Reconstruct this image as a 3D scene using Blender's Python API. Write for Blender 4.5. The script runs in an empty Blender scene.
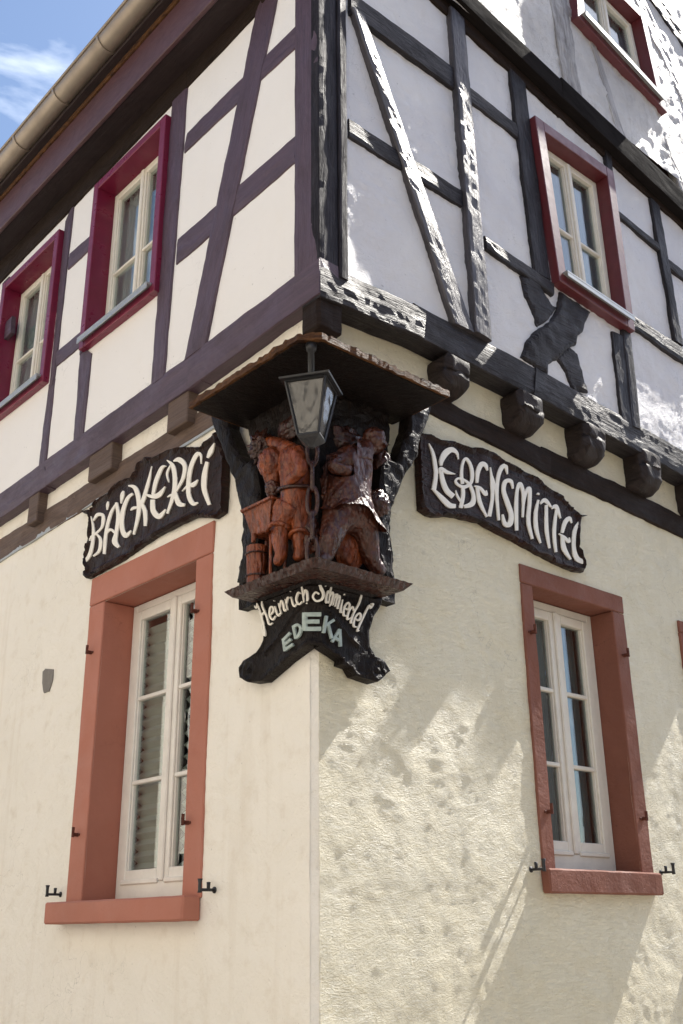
import bpy, bmesh, math, random
from mathutils import Vector, Matrix, noise
random.seed(7)
sc = bpy.context.scene
COL = sc.collection
R_ = math.radians

# ------------------------------------------------------------------ camera
FPX, YAW, PITCH, ROLL = 1040.0425, .731473688, .38157588, -.011435981
CAM = Vector((-2.779147, -3.281210, 1.6))
FW = Vector((math.sin(YAW)*math.cos(PITCH), math.cos(YAW)*math.cos(PITCH), math.sin(PITCH)))
RT = Vector((math.cos(YAW), -math.sin(YAW), 0)); UP = RT.cross(FW)
RT2 = RT*math.cos(ROLL)+UP*math.sin(ROLL); UP2 = -RT*math.sin(ROLL)+UP*math.cos(ROLL)
cd = bpy.data.cameras.new('camera'); cam = bpy.data.objects.new('camera', cd); COL.objects.link(cam)
cd.sensor_fit = 'VERTICAL'; cd.sensor_height = 36; cd.lens = FPX/1024*36
cd.clip_start = .05; cd.clip_end = 2000
m = Matrix((RT2, UP2, -FW)).transposed().to_4x4(); m.translation = CAM
cam.matrix_world = m; sc.camera = cam

def ray(px, py): return FW + RT2*((px-341.5)/FPX) - UP2*((py-512)/FPX)
def unp(px, py, ax, v):
    d = ray(px, py); return CAM + d*((v-CAM[ax])/d[ax])
class Side:                      # a wall face: u runs along the wall away from the corner, z up, t outwards
    def __init__(s, k, off=0.0): s.k, s.off = k, off
    def uz(s, px, py):
        P = unp(px, py, 0 if s.k == 'L' else 1, -s.off)
        return (P.y if s.k == 'L' else P.x, P.z)
    def P(s, u, z, t=0.0):
        return Vector((-s.off-t, u, z)) if s.k == 'L' else Vector((u, -s.off-t, z))
class Wrap:                      # a board bent round the house corner: s<0 on the left face, s>0 on the right one
    def __init__(w, dL, dR, c):
        w.dL, w.dR, w.c = dL, dR, c
        w.y0, w.x0 = -dR+c, -dL+c
        w.h = c*math.sqrt(2)/2
    def uz(w, px, py):
        P = unp(px, py, 0, -w.dL)
        if P.y >= w.y0: return (-(w.h+P.y-w.y0), P.z)
        P = unp(px, py, 1, -w.dR)
        if P.x >= w.x0: return (w.h+P.x-w.x0, P.z)
        A = Vector((-w.dL, w.y0, 0)); B = Vector((w.x0, -w.dR, 0)); n = Vector((-1, -1, 0))
        d = ray(px, py); P = CAM+d*((A-CAM).dot(n)/d.dot(n))
        return (-w.h+(P-A).dot((B-A).normalized()), P.z)
    def P(w, s, z, t=0.0):
        A = Vector((-w.dL-t, w.y0, z)); B = Vector((w.x0, -w.dR-t, z))
        if s < -w.h: return A+Vector((0, -s-w.h, 0))
        if s > w.h: return B+Vector((s-w.h, 0, 0))
        return A.lerp(B, (s+w.h)/(2*w.h))
def Z(x0, y0, s, pts): return [(x0+p[0]/s, y0+p[1]/s)+tuple(w*1.13/s for w in p[2:]) for p in pts]

# ------------------------------------------------------------------ node helpers
def mat(name):
    m = bpy.data.materials.new(name); m.use_nodes = True
    nt = m.node_tree; b = nt.nodes['Principled BSDF']; return m, nt, b
def nd(nt, t, **kw):
    n = nt.nodes.new(t)
    for k, v in kw.items():
        if k.startswith('_'): setattr(n, k[1:], v)
        else: n.inputs[k.replace('__', ' ')].default_value = v
    return n
def coords(nt, which='Object', scale=(1, 1, 1)):
    tc = nd(nt, 'ShaderNodeTexCoord'); mp = nd(nt, 'ShaderNodeMapping'); mp.inputs['Scale'].default_value = scale
    nt.links.new(tc.outputs[which], mp.inputs['Vector']); return mp.outputs['Vector']
def nz(nt, vec, scale, detail=6, rough=.55, dist=0):
    n = nd(nt, 'ShaderNodeTexNoise', Scale=scale, Detail=detail, Roughness=rough, Distortion=dist)
    nt.links.new(vec, n.inputs['Vector']); return n.outputs['Fac']
def ramp(nt, fac, stops):
    r = nd(nt, 'ShaderNodeValToRGB'); e = r.color_ramp.elements
    while len(e) < len(stops): e.new(.5)
    for i, (p, c) in enumerate(stops):
        e[i].position = p; e[i].color = tuple(c)+(1,) if len(c) == 3 else c
    nt.links.new(fac, r.inputs['Fac']); return r.outputs['Color']
def mixc(nt, fac, a, b, mode='MIX'):
    n = nd(nt, 'ShaderNodeMix', _data_type='RGBA', _blend_type=mode)
    for i, v in ((0, fac), (6, a), (7, b)):
        if hasattr(v, 'node'): nt.links.new(v, n.inputs[i])
        else: n.inputs[i].default_value = v if i == 0 else tuple(v)+(1,)
    return n.outputs[2]
def bumps(nt, b, hs):            # hs: list of (height socket, strength, distance)
    prev = None
    for h, s, d in hs:
        n = nd(nt, 'ShaderNodeBump', Strength=s, Distance=d); nt.links.new(h, n.inputs['Height'])
        if prev: nt.links.new(prev, n.inputs['Normal'])
        prev = n.outputs['Normal']
    nt.links.new(prev, b.inputs['Normal'])

def plaster(name, c, c2, rough=.75, coarse=.6, fine=.5, dirt=(.45, .38, .3), dirt_amt=.25, swirl=0, spec=.4, stretch=(1, 1, 1)):
    m, nt, b = mat(name); v = coords(nt, 'Object', stretch)
    n1 = nz(nt, v, 1.3, 5, .6, .4); n2 = nz(nt, v, 9, 6, .6); n3 = nz(nt, v, 55, 5, .65); n4 = nz(nt, v, 4, 4, .5, 1.2)
    col = mixc(nt, ramp(nt, n1, [(.35, (0, 0, 0)), (.65, (1, 1, 1))]), c, c2)
    f = ramp(nt, n2, [(.55, (0, 0, 0)), (.8, (dirt_amt,)*3)])
    col = mixc(nt, f, col, dirt)
    sp = ramp(nt, nz(nt, v, 38, 2, .5), [(.74, (0, 0, 0)), (.78, (.6, .6, .6))])
    col = mixc(nt, sp, col, tuple(x*.55 for x in c))
    stn = ramp(nt, nz(nt, coords(nt, 'Object', (7, 7, .7)), 1.0, 5, .6, .3), [(.56, (0, 0, 0)), (.78, (dirt_amt*.8,)*3)])
    col = mixc(nt, stn, col, dirt)
    vc = nd(nt, 'ShaderNodeTexVoronoi', Scale=1.1, _feature='DISTANCE_TO_EDGE'); wv = nd(nt, 'ShaderNodeVectorMath', _operation='ADD')
    nn = nd(nt, 'ShaderNodeTexNoise', Scale=3.5, Detail=5); nt.links.new(v, nn.inputs['Vector']); nt.links.new(v, wv.inputs[0]); nt.links.new(nn.outputs['Color'], wv.inputs[1]); nt.links.new(wv.outputs[0], vc.inputs['Vector'])
    ck = ramp(nt, vc.outputs['Distance'], [(.0, (.5, .5, .5)), (.0035, (0, 0, 0))]); gate = ramp(nt, nz(nt, v, .8, 2, .5), [(.5, (0, 0, 0)), (.56, (1, 1, 1))])
    col = mixc(nt, mixc(nt, 1.0, ck, gate, 'MULTIPLY'), col, tuple(x*.5 for x in c))
    nt.links.new(col, b.inputs['Base Color'])
    pit = ramp(nt, nz(nt, v, 60, 2, .5), [(.25, (0, 0, 0)), (.33, (1, 1, 1))])
    r = ramp(nt, n4, [(.35, (max(.05, rough-.12),)*3), (.7, (min(1, rough+.12),)*3)])
    nt.links.new(r, b.inputs['Roughness']); b.inputs['Specular IOR Level'].default_value = spec
    hs = [(n4, coarse, .03), (n2, coarse, .012), (n3, fine, .004), (pit, fine*.7, .003)]
    if swirl:
        vo = nz(nt, coords(nt, 'Object', (3, 3, 9)), 6, 6, .7, 2.5); hs.insert(1, (vo, swirl, .012))
    bumps(nt, b, hs); return m
def wood(name, c, c2, rough=.5, grain=.6, crack=.6, spec=.5, uv=True, gs=(1.2, 26, 26), flecks=None, chisel=0):
    m, nt, b = mat(name); w = 'UV' if uv else 'Object'
    v = coords(nt, w, gs); v1 = coords(nt, w, (2.5, 5, 5))
    g = nz(nt, v, 2.2, 8, .65, .6); big = nz(nt, v1, 1.2, 5, .6, .8); spl = nz(nt, v1, 5, 6, .7, .6)
    col = mixc(nt, ramp(nt, g, [(.35, (0, 0, 0)), (.65, (1, 1, 1))]), c, c2)
    col = mixc(nt, ramp(nt, big, [(.5, (0, 0, 0)), (.72, (.55,)*3)]), col, tuple(x*.45 for x in c))
    kn = ramp(nt, spl, [(.64, (0, 0, 0)), (.7, (.75,)*3)]); col = mixc(nt, kn, col, tuple(x*.3 for x in c))
    if flecks: col = mixc(nt, ramp(nt, nz(nt, v, 5, 6, .7), [(.6, (0, 0, 0)), (.72, (.7,)*3)]), col, flecks)  # flecks by grain noise: weathering, plus grey sheen painted in on black timbers
    nt.links.new(col, b.inputs['Base Color'])
    nt.links.new(ramp(nt, big, [(.3, (max(.05, rough-.12),)*3), (.7, (min(1, rough+.15),)*3)]), b.inputs['Roughness'])
    b.inputs['Specular IOR Level'].default_value = spec
    cr = ramp(nt, nz(nt, coords(nt, w, (gs[0]*.6, gs[1]*.7, gs[2]*.7)), 1.6, 3, .5, .9), [(.47, (1, 1, 1)), (.5, (0, 0, 0)), (.53, (1, 1, 1))])
    fine = nz(nt, coords(nt, w, (gs[0]*1.6, gs[1]*3, gs[2]*3)), 2.2, 6, .7, .4)
    cr2 = ramp(nt, nz(nt, coords(nt, w, (gs[0]*1.3, gs[1]*1.5, gs[2]*1.5)), 1.1, 2, .5, .5), [(.485, (1, 1, 1)), (.5, (0, 0, 0)), (.515, (1, 1, 1))])
    hs = [(big, grain, .02), (g, grain, .006), (fine, grain, .003), (spl, crack*.6, .006), (cr, crack*.6, .006), (cr2, crack*.8, .004)]
    if chisel:
        vo = nd(nt, 'ShaderNodeTexVoronoi', Scale=chisel, _feature='SMOOTH_F1'); nt.links.new(coords(nt, w, (1, 1, .6)), vo.inputs['Vector']); hs.append((vo.outputs['Distance'], .8, .012))
    bumps(nt, b, hs); return m
def paint(name, c, rough=.35, spec=.5, var=.12, bump=.15, sc_=14, metallic=0, coat=0):
    m, nt, b = mat(name); v = coords(nt, 'Object'); n = nz(nt, v, sc_, 6, .6); n2 = nz(nt, v, 90, 3, .6)
    col = mixc(nt, ramp(nt, n, [(.3, (0, 0, 0)), (.75, (1, 1, 1))]), c, tuple(x*(1-var*2) for x in c))
    nt.links.new(col, b.inputs['Base Color'])
    nt.links.new(ramp(nt, n, [(.3, (max(.03, rough-.08),)*3), (.7, (min(1, rough+.12),)*3)]), b.inputs['Roughness'])
    b.inputs['Metallic'].default_value = metallic; b.inputs['Specular IOR Level'].default_value = spec
    b.inputs['Coat Weight'].default_value = coat
    bumps(nt, b, [(n, bump, .006), (n2, bump, .0015)]); return m
def glass(name, tint=(.75, .8, .8), refl=.09, wob=.008, rough=.0, body=0, bodyc=(.5, .5, .5)):
    m, nt, b = mat(name); nt.nodes.remove(b); out = nt.nodes['Material Output']
    g = nd(nt, 'ShaderNodeBsdfGlossy', Roughness=rough); g.inputs['Color'].default_value = (1, 1, 1, 1)
    t = nd(nt, 'ShaderNodeBsdfTransparent'); t.inputs['Color'].default_value = tint+(1,)
    ge = nd(nt, 'ShaderNodeNewGeometry'); dt = nd(nt, 'ShaderNodeVectorMath', _operation='DOT_PRODUCT'); ab = nd(nt, 'ShaderNodeMath', _operation='ABSOLUTE')
    sb = nd(nt, 'ShaderNodeMath', _operation='SUBTRACT'); sb.inputs[0].default_value = 1; pw = nd(nt, 'ShaderNodeMath', _operation='POWER'); pw.inputs[1].default_value = 4.0
    fr = nd(nt, 'ShaderNodeMath', _operation='MULTIPLY_ADD'); fr.inputs[1].default_value = .9; fr.inputs[2].default_value = refl
    nt.links.new(ge.outputs['Incoming'], dt.inputs[0]); nt.links.new(dt.outputs['Value'], ab.inputs[0]); nt.links.new(ab.outputs[0], sb.inputs[1]); nt.links.new(sb.outputs[0], pw.inputs[0]); nt.links.new(pw.outputs[0], fr.inputs[0])
    bm_ = nd(nt, 'ShaderNodeBump', Strength=wob, Distance=.05); nt.links.new(nz(nt, coords(nt), 5, 2, .4), bm_.inputs['Height'])
    nt.links.new(bm_.outputs[0], g.inputs['Normal']); nt.links.new(ge.outputs['Normal'], dt.inputs[1])
    base = t.outputs[0]
    if body:
        d = nd(nt, 'ShaderNodeBsdfDiffuse'); d.inputs['Color'].default_value = bodyc+(1,)
        mm = nd(nt, 'ShaderNodeMixShader', Fac=body); nt.links.new(t.outputs[0], mm.inputs[1]); nt.links.new(d.outputs[0], mm.inputs[2]); base = mm.outputs[0]
    mx = nd(nt, 'ShaderNodeMixShader'); nt.links.new(fr.outputs[0], mx.inputs[0])
    nt.links.new(base, mx.inputs[1]); nt.links.new(g.outputs[0], mx.inputs[2]); nt.links.new(mx.outputs[0], out.inputs['Surface'])
    return m

M = {}
M['plaster_gl'] = plaster('cream_plaster', (.80, .76, .68), (.83, .79, .715), .8, .6, .9, (.56, .47, .35), .4)
M['plaster_gr'] = plaster('yellow_plaster', (.78, .71, .52), (.82, .76, .58), .47, .8, .8, (.60, .52, .33), .4, swirl=.9, spec=.5)
M['infill_l'] = plaster('cream_infill', (.80, .78, .765), (.82, .80, .785), .85, .12, .18, (.7, .64, .55), .1)
M['infill_r'] = plaster('limewash_infill', (.70, .69, .72), (.78, .77, .78), .55, .45, .2, (.55, .5, .45), .15, swirl=.7, spec=.35)
M['infill_t'] = plaster('weathered_limewash', (.54, .52, .51), (.74, .72, .70), .55, 1.0, 1.0, (.30, .27, .25), .5, swirl=1.0, spec=.5)
M['timber_l'] = wood('plum_brown_timber', (.092, .055, .078), (.06, .036, .052), .5, .35, .35)
M['timber_l2'] = wood('weathered_brown_timber', (.14, .09, .065), (.08, .05, .04), .7, .5, .6)
M['timber_r'] = wood('black_hewn_timber', (.012, .009, .010), (.030, .025, .028), .55, .8, 1.0, .3, flecks=(.10, .095, .105))  # pale flecks put the timber's bluish grey sheen into its weathered colour
M['timber_gloss'] = wood('glossy_black_timber', (.03, .025, .028), (.07, .06, .066), .42, .5, .9, .6, flecks=(.14, .13, .14))
M['timber_post'] = wood('black_post_timber', (.014, .012, .016), (.034, .030, .038), .66, .8, 1.0, .2, flecks=(.09, .085, .10))
M['timber_j'] = wood('brown_black_beam_end', (.018, .011, .009), (.035, .024, .022), .6, .8, 1.0, .3)
M['tar'] = wood('matt_black_boards', (.010, .008, .008), (.016, .013, .012), .95, .2, .2, .05)
M['timber_r2'] = wood('dark_brown_timber', (.026, .015, .011), (.014, .009, .007), .7, .5, .5, .15)
M['timber_t'] = wood('limewashed_timber', (.24, .22, .21), (.46, .44, .43), .45, 1.0, 1.0, .5, flecks=(.03, .025, .022))
M['soffit'] = wood('dark_soffit_boards', (.022, .013, .013), (.03, .018, .018), .6, .3, .3, .3)
M['fascia'] = wood('plum_fascia', (.10, .045, .05), (.075, .035, .04), .4, .15, .15)
M['burgundy'] = paint('burgundy_paint', (.18, .012, .042), .32, .5, .1, .12)
M['burgundy_r'] = paint('dark_red_paint', (.11, .010, .015), .46, .9, .12, .15)
M['white_paint'] = paint('white_window_paint', (.74, .71, .66), .4, .5, .06, .1)
M['cream_paint'] = paint('cream_window_paint', (.76, .715, .62), .4, .5, .06, .1)
M['zinc'] = paint('grey_drip_metal', (.42, .44, .45), .4, .5, .1, .05, metallic=.5)
M['bronze'] = paint('bronze_gutter_metal', (.37, .31, .25), .42, .5, .12, .06, 5, metallic=.6)
M['sand_l'] = plaster('painted_red_sandstone', (.42, .165, .115), (.36, .14, .095), .75, .15, .35, (.35, .12, .08), .3)
M['sand_r'] = plaster('bare_red_sandstone', (.18, .066, .042), (.23, .09, .06), .8, .5, 1.0, (.2, .08, .06), .5)
M['iron'] = paint('black_iron', (.015, .015, .018), .45, .5, .2, .3, 60)
M['rust'] = paint('rusty_iron', (.13, .04, .025), .7, .3, .3, .5, 60)
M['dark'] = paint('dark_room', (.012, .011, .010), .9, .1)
M['blind'] = paint('pleated_blind_fabric', (.78, .75, .68), .9, .2, .04, .05)
M['curtain'] = paint('grey_curtain', (.28, .36, .38), .9, .2, .06, .05)
M['curtain_w'] = paint('pale_curtain', (.78, .76, .74), .9, .2, .06, .05)
M['glass'] = glass('window_glass')
M['glass_lamp'] = glass('seeded_lantern_glass', (.5, .5, .48), .1, .9, .12, .55, (.22, .21, .2))
M['board'] = wood('dark_sign_board', (.026, .008, .0045), (.008, .004, .0035), .45, .5, .5, .2, gs=(26, 2, 2))
M['rim'] = M['board']
M['lettering'] = paint('cream_letter_paint', (.86, .82, .74), .5, .4, .05, .12, 30)
M['blueletter'] = paint('blue_grey_letter_paint', (.42, .50, .47), .5, .4, .2, .15, 40)
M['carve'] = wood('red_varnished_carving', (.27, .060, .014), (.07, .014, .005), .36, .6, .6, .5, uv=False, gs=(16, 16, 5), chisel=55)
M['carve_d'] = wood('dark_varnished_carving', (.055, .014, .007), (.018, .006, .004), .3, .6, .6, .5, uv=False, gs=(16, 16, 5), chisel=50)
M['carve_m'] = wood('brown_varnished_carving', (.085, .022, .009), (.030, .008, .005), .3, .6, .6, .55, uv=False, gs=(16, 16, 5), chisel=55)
M['bark'] = wood('rough_edge_wood', (.15, .065, .022), (.035, .014, .007), .65, 1.0, 1.0, .2, uv=False, gs=(6, 6, 30))
M['blackwood'] = wood('black_stained_wood', (.006, .004, .0035), (.011, .006, .0045), .5, .7, .8, .18, uv=False, gs=(16, 16, 4))
M['stone'] = plaster('grey_stone', (.16, .15, .14), (.22, .2, .18), .8, .5, .8)
M['tile'] = plaster('clay_roof_tile', (.22, .09, .06), (.16, .07, .05), .8, .5, .5)

# ------------------------------------------------------------------ object helpers
def thing(name, label, cat, loc, group=None):
    o = bpy.data.objects.new(name, None); COL.objects.link(o); o.location = loc
    o.empty_display_size = .2; o['label'] = label; o['category'] = cat
    if group: o['group'] = group
    return o
def link(bm, name, m, parent=None, smooth=False, label=None, mods=()):
    base = Vector((0, 0, 0)); p = parent
    while p is not None: base += p.location; p = p.parent
    for v in bm.verts: v.co -= base
    bmesh.ops.recalc_face_normals(bm, faces=bm.faces)
    me = bpy.data.meshes.new(name); bm.to_mesh(me); bm.free()
    o = bpy.data.objects.new(name, me); COL.objects.link(o); me.materials.append(m)
    if parent: o.parent = parent
    if label: o['label'] = label
    if smooth:
        for f in me.polygons: f.use_smooth = True
    return o
def box(bm, pmin, pmax, bev=0.0, f=None):
    """axis box; f maps (a,b,c) to world"""
    (a0, b0, c0), (a1, b1, c1) = pmin, pmax
    f = f or (lambda a, b, c: Vector((a, b, c)))
    e = bev
    if e <= 0:
        vs = [bm.verts.new(f(a, b, c)) for a in (a0, a1) for b in (b0, b1) for c in (c0, c1)]
        for q in ((0, 1, 3, 2), (4, 6, 7, 5), (0, 4, 5, 1), (2, 3, 7, 6), (0, 2, 6, 4), (1, 5, 7, 3)):
            bm.faces.new([vs[i] for i in q])
        return
    e = min(e, .45*abs(a1-a0), .45*abs(b1-b0), .45*abs(c1-c0))
    A = (a0, a1); B = (b0, b1); C = (c0, c1); V = {}
    for i in (0, 1):
        for j in (0, 1):
            for k in (0, 1):
                si, sj, sk = (1, -1)[i]*e, (1, -1)[j]*e, (1, -1)[k]*e
                V[i, j, k, 0] = bm.verts.new(f(A[i], B[j]+sj, C[k]+sk))
                V[i, j, k, 1] = bm.verts.new(f(A[i]+si, B[j], C[k]+sk))
                V[i, j, k, 2] = bm.verts.new(f(A[i]+si, B[j]+sj, C[k]))
    cyc = ((0, 0), (1, 0), (1, 1), (0, 1))
    for i in (0, 1):
        bm.faces.new([V[i, a, b, 0] for a, b in cyc]); bm.faces.new([V[a, i, b, 1] for a, b in cyc]); bm.faces.new([V[a, b, i, 2] for a, b in cyc])
        for j in (0, 1):
            bm.faces.new([V[i, j, 0, 0], V[i, j, 1, 0], V[i, j, 1, 1], V[i, j, 0, 1]])
            bm.faces.new([V[i, 0, j, 0], V[i, 1, j, 0], V[i, 1, j, 2], V[i, 0, j, 2]])
            bm.faces.new([V[0, i, j, 1], V[1, i, j, 1], V[1, i, j, 2], V[0, i, j, 2]])
            for k in (0, 1): bm.faces.new([V[i, j, k, q] for q in (0, 1, 2)])
def tube(bm, pts, rad, n=10, cap=True):
    pts = [Vector(p) for p in pts]; rings = []
    rad = rad if isinstance(rad, (list, tuple)) else [rad]*len(pts)
    ref = None
    for i, p in enumerate(pts):
        d = (pts[min(i+1, len(pts)-1)]-pts[max(i-1, 0)]).normalized()
        if ref is None: ref = d.orthogonal().normalized()
        a = (ref-d*ref.dot(d)).normalized(); ref = a; b = d.cross(a)
        rings.append([bm.verts.new(p+(a*math.cos(2*math.pi*k/n)+b*math.sin(2*math.pi*k/n))*rad[i]) for k in range(n)])
    for r0, r1 in zip(rings, rings[1:]):
        for k in range(n): bm.faces.new((r0[k], r0[(k+1) % n], r1[(k+1) % n], r1[k]))
    if cap: bm.faces.new(rings[0]); bm.faces.new(rings[-1])
def nzv(u, z, s, sd=0.0): return noise.noise(Vector((u*s+sd, z*s-sd*.7, sd)))

def wallgrid(name, side, u0, u1, z0, z1, holes, step, amp, m, parent, fz=None, top=None, far=None):
    """rendered wall sheet with rectangular openings and an uneven trowelled surface"""
    def cuts(a, b, extra):
        c = sorted(set([a, b]+[round(x, 4) for x in extra if a < x < b])); out = []
        for p, q in zip(c, c[1:]):
            st_ = step if not far or p < far-1e-6 else .12; k = max(1, int(round((q-p)/st_))); out += [p+(q-p)*i/k for i in range(k)]
        return out+[b]
    far_ = far
    us = cuts(u0, u1, ([far] if far else [])+[h[0] for h in holes]+[h[1] for h in holes]); far = None; zs = cuts(z0, z1, [h[2] for h in holes]+[h[3] for h in holes])
    bm = bmesh.new(); V = {}
    def vert(i, j):
        if (i, j) not in V:
            u, z = us[i], zs[j]
            t = amp*(.9*nzv(u, z, 2.3, 3)+.6*nzv(u, z, 7, 9)+.35*nzv(u*1, z*1.8, 19, 5))
            t = min(t, amp*1.2)
            if fz:
                w_ = noise.noise(Vector((u*2.3, z*2.3, 7))); w2 = noise.noise(Vector((u*6, z*6, 17)))
                rd = 1-2*abs(noise.noise(Vector((u*7+z*3+w_*5, z*13-u*3+w2*2.5, 1))))
                rd2 = 1-2*abs(noise.noise(Vector((u*19+w2*4, z*25+w_*6, 5))))
                rd = max(rd, .15); rd2 = .3+(rd2-.3)*(1 if rd2 > .3 else .12)
                t += fz*(.75*rd+.55*rd2)*max(.2, .55+1.3*noise.noise(Vector((u*1.1, z*1.3, 21))))
            V[i, j] = bm.verts.new(side.P(u, z, t))
        return V[i, j]
    for i in range(len(us)-1):
        for j in range(len(zs)-1):
            cu, cz = (us[i]+us[i+1])/2, (zs[j]+zs[j+1])/2
            if any(h[0] < cu < h[1] and h[2] < cz < h[3] for h in holes): continue
            if top and cz > top(cu): continue
            bm.faces.new((vert(i, j), vert(i+1, j), vert(i+1, j+1), vert(i, j+1)))
    return link(bm, name, m, parent, smooth=True)

def timber(name, side, quad, proud, back, m, parent, rough=.004, wob=.006, label=None, rnd=.008, px=True, wide=None):
    """a hewn beam: quad = start/one edge, start/other edge, end/other edge, end/one edge"""
    q = [Vector(side.uz(*p)) if px else Vector(p) for p in quad]
    L = ((q[3]-q[0]).length+(q[2]-q[1]).length)/2; W = ((q[1]-q[0]).length+(q[2]-q[3]).length)/2
    n = max(2, int(L/.035)); k = max(4, int(W/.03)); sd = random.uniform(0, 50); bm = bmesh.new(); uvl = bm.loops.layers.uv.new('UVMap')
    proud = proud+random.uniform(-.0025, .0025)
    fr = [0, .5*rnd/W]+[i/k for i in range(1, k)]+[1-.5*rnd/W, 1]; fr = sorted(set(fr)); K = len(fr)
    along = (q[3]-q[0]).normalized(); acr = (q[1]-q[0]).normalized()
    rows = []
    for i in range(n+1):
        s = i/n; a = q[0].lerp(q[3], s); b = q[1].lerp(q[2], s)
        a = a+acr*wob*(noise.noise(Vector((s*L*3, sd, 0)))+.5*noise.noise(Vector((s*L*11, sd, 4)))); b = b+acr*wob*(noise.noise(Vector((s*L*3, sd, 9)))+.5*noise.noise(Vector((s*L*11, sd, 14))))
        row = []
        for j, f in enumerate(fr):
            p = a.lerp(b, f); t = proud+rough*(noise.noise(Vector((s*L*5, f*W*16, sd)))+.7*noise.noise(Vector((s*L*16, f*W*40, sd))))
            if j in (0, K-1): t -= rnd
            elif j in (1, K-2): t -= rnd*.25
            row.append((bm.verts.new(side.P(p.x, p.y, t)), (s*L+sd, f*W+sd)))
        p0 = (bm.verts.new(side.P(a.x, a.y, -back)), (s*L+sd, -proud-back+sd)); p1 = (bm.verts.new(side.P(b.x, b.y, -back)), (s*L+sd, W+proud+back+sd))
        rows.append([p0]+row+[p1])
    for r0, r1 in zip(rows, rows[1:]):
        for j in range(len(r0)-1):
            vs = (r0[j], r0[j+1], r1[j+1], r1[j]); fc = bm.faces.new([v[0] for v in vs])
            for lp, v in zip(fc.loops, vs): lp[uvl].uv = v[1]
    for r in (rows[0], rows[-1]):
        fc = bm.faces.new([v[0] for v in r])
        for lp, v in zip(fc.loops, r): lp[uvl].uv = v[1]
    return link(bm, name, m, parent, label=label)

def dist_poly(p, poly):
    best = 9
    for a, b in zip(poly, poly[1:]+poly[:1]):
        ab = b-a; l = ab.length_squared
        t = max(0, min(1, (p-a).dot(ab)/l)) if l > 1e-12 else 0
        best = min(best, (p-(a+ab*t)).length)
    return best
def plate(name, mp, outline, depth, back, m, parent, step=.03, front=None, jit=0.0, px=True, label=None, uvrot=False, smooth=False):
    """a board cut to an outline; front(s,z,dist_to_edge) gives surface height above 'depth'"""
    pts = [Vector(mp.uz(*p[:2])) if px else Vector(p) for p in outline]
    if jit:
        out = []; 
        for a, b in zip(pts, pts[1:]+pts[:1]):
            k = max(1, int((b-a).length/.02))
            for i in range(k):
                p = a.lerp(b, i/k); out.append(p+Vector((nzv(p.x, p.y, 23, 2), nzv(p.x, p.y, 23, 8)))*jit)
        pts = out
    bm = bmesh.new(); uvl = bm.loops.layers.uv.new('UVMap')
    vs = [bm.verts.new((p.x, p.y, 0)) for p in pts]; fc0 = bm.faces.new(vs); bm.normal_update()
    if fc0.normal.z < 0: fc0.normal_flip()
    bmesh.ops.triangulate(bm, faces=bm.faces[:], ngon_method='EAR_CLIP')
    xs = [p.x for p in pts]; zs = [p.y for p in pts]
    cx = [min(xs)+step*(i+.5) for i in range(int((max(xs)-min(xs))/step))]; cz = [min(zs)+step*(i+.5) for i in range(int((max(zs)-min(zs))/step))]
    if isinstance(mp, Wrap): cx += [-mp.h, mp.h, 0]
    for c in cx: bmesh.ops.bisect_plane(bm, geom=bm.verts[:]+bm.edges[:]+bm.faces[:], plane_co=(c, 0, 0), plane_no=(1, 0, 0), dist=1e-5)
    for c in cz: bmesh.ops.bisect_plane(bm, geom=bm.verts[:]+bm.edges[:]+bm.faces[:], plane_co=(0, c, 0), plane_no=(0, 1, 0), dist=1e-5)
    bmesh.ops.remove_doubles(bm, verts=bm.verts[:], dist=2e-5)
    for v in bm.verts:
        h = front(v.co.x, v.co.y, dist_poly(v.co.xy, pts)) if front else 0
        v.co.z = depth+h
    r = bmesh.ops.extrude_face_region(bm, geom=bm.faces[:])
    newv = [g for g in r['geom'] if isinstance(g, bmesh.types.BMVert)]
    for v in newv: v.co.z = depth-back
    for f in bm.faces:
        for lp in f.loops:
            c = lp.vert.co; lp[uvl].uv = (c.y, c.x) if uvrot else (c.x, c.y)
    for v in bm.verts: v.co = mp.P(v.co.x, v.co.y, v.co.z)
    return link(bm, name, m, parent, label=label, smooth=smooth)

def catmull(pts, k=7):
    out = []; P = [pts[0]]+list(pts)+[pts[-1]]
    for i in range(1, len(P)-2):
        p0, p1, p2, p3 = P[i-1:i+3]
        for j in range(k):
            t = j/k
            out.append(tuple(.5*((2*b)+(-a+c)*t+(2*a-5*b+4*c-d)*t*t+(-a+3*b-3*c+d)*t**3) for a, b, c, d in zip(p0, p1, p2, p3)))
    return out+[tuple(pts[-1])]
def ribbon(bm, mp, pts, depth, th=.006, k=7, lift=None):
    """a brushed letter stroke of varying width; pts are (px, py, width in px)"""
    c = catmull(pts, k); L = []; Rr = []; C = []
    for i, p in enumerate(c):
        a = c[max(0, i-1)]; b = c[min(len(c)-1, i+1)]; d = Vector((b[0]-a[0], b[1]-a[1]))
        d = d.normalized() if d.length > 1e-6 else Vector((0, 1)); n = Vector((-d.y, d.x))*max(.12, p[2]/2)
        L.append(mp.uz(p[0]+n.x, p[1]+n.y)); Rr.append(mp.uz(p[0]-n.x, p[1]-n.y)); C.append(mp.uz(p[0], p[1]))
    rows = []
    for l, cc, r in zip(L, C, Rr):
        dd = depth+(lift(*cc) if lift else 0)
        rows.append([bm.verts.new(mp.P(*l, dd-th)), bm.verts.new(mp.P(*l, dd-.001)), bm.verts.new(mp.P(*cc, dd)), bm.verts.new(mp.P(*r, dd-.001)), bm.verts.new(mp.P(*r, dd-th))])
    for a, b in zip(rows, rows[1:]):
        for j in range(4): bm.faces.new((a[j], a[j+1], b[j+1], b[j]))
    bm.faces.new(rows[0]); bm.faces.new(rows[-1])

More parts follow.
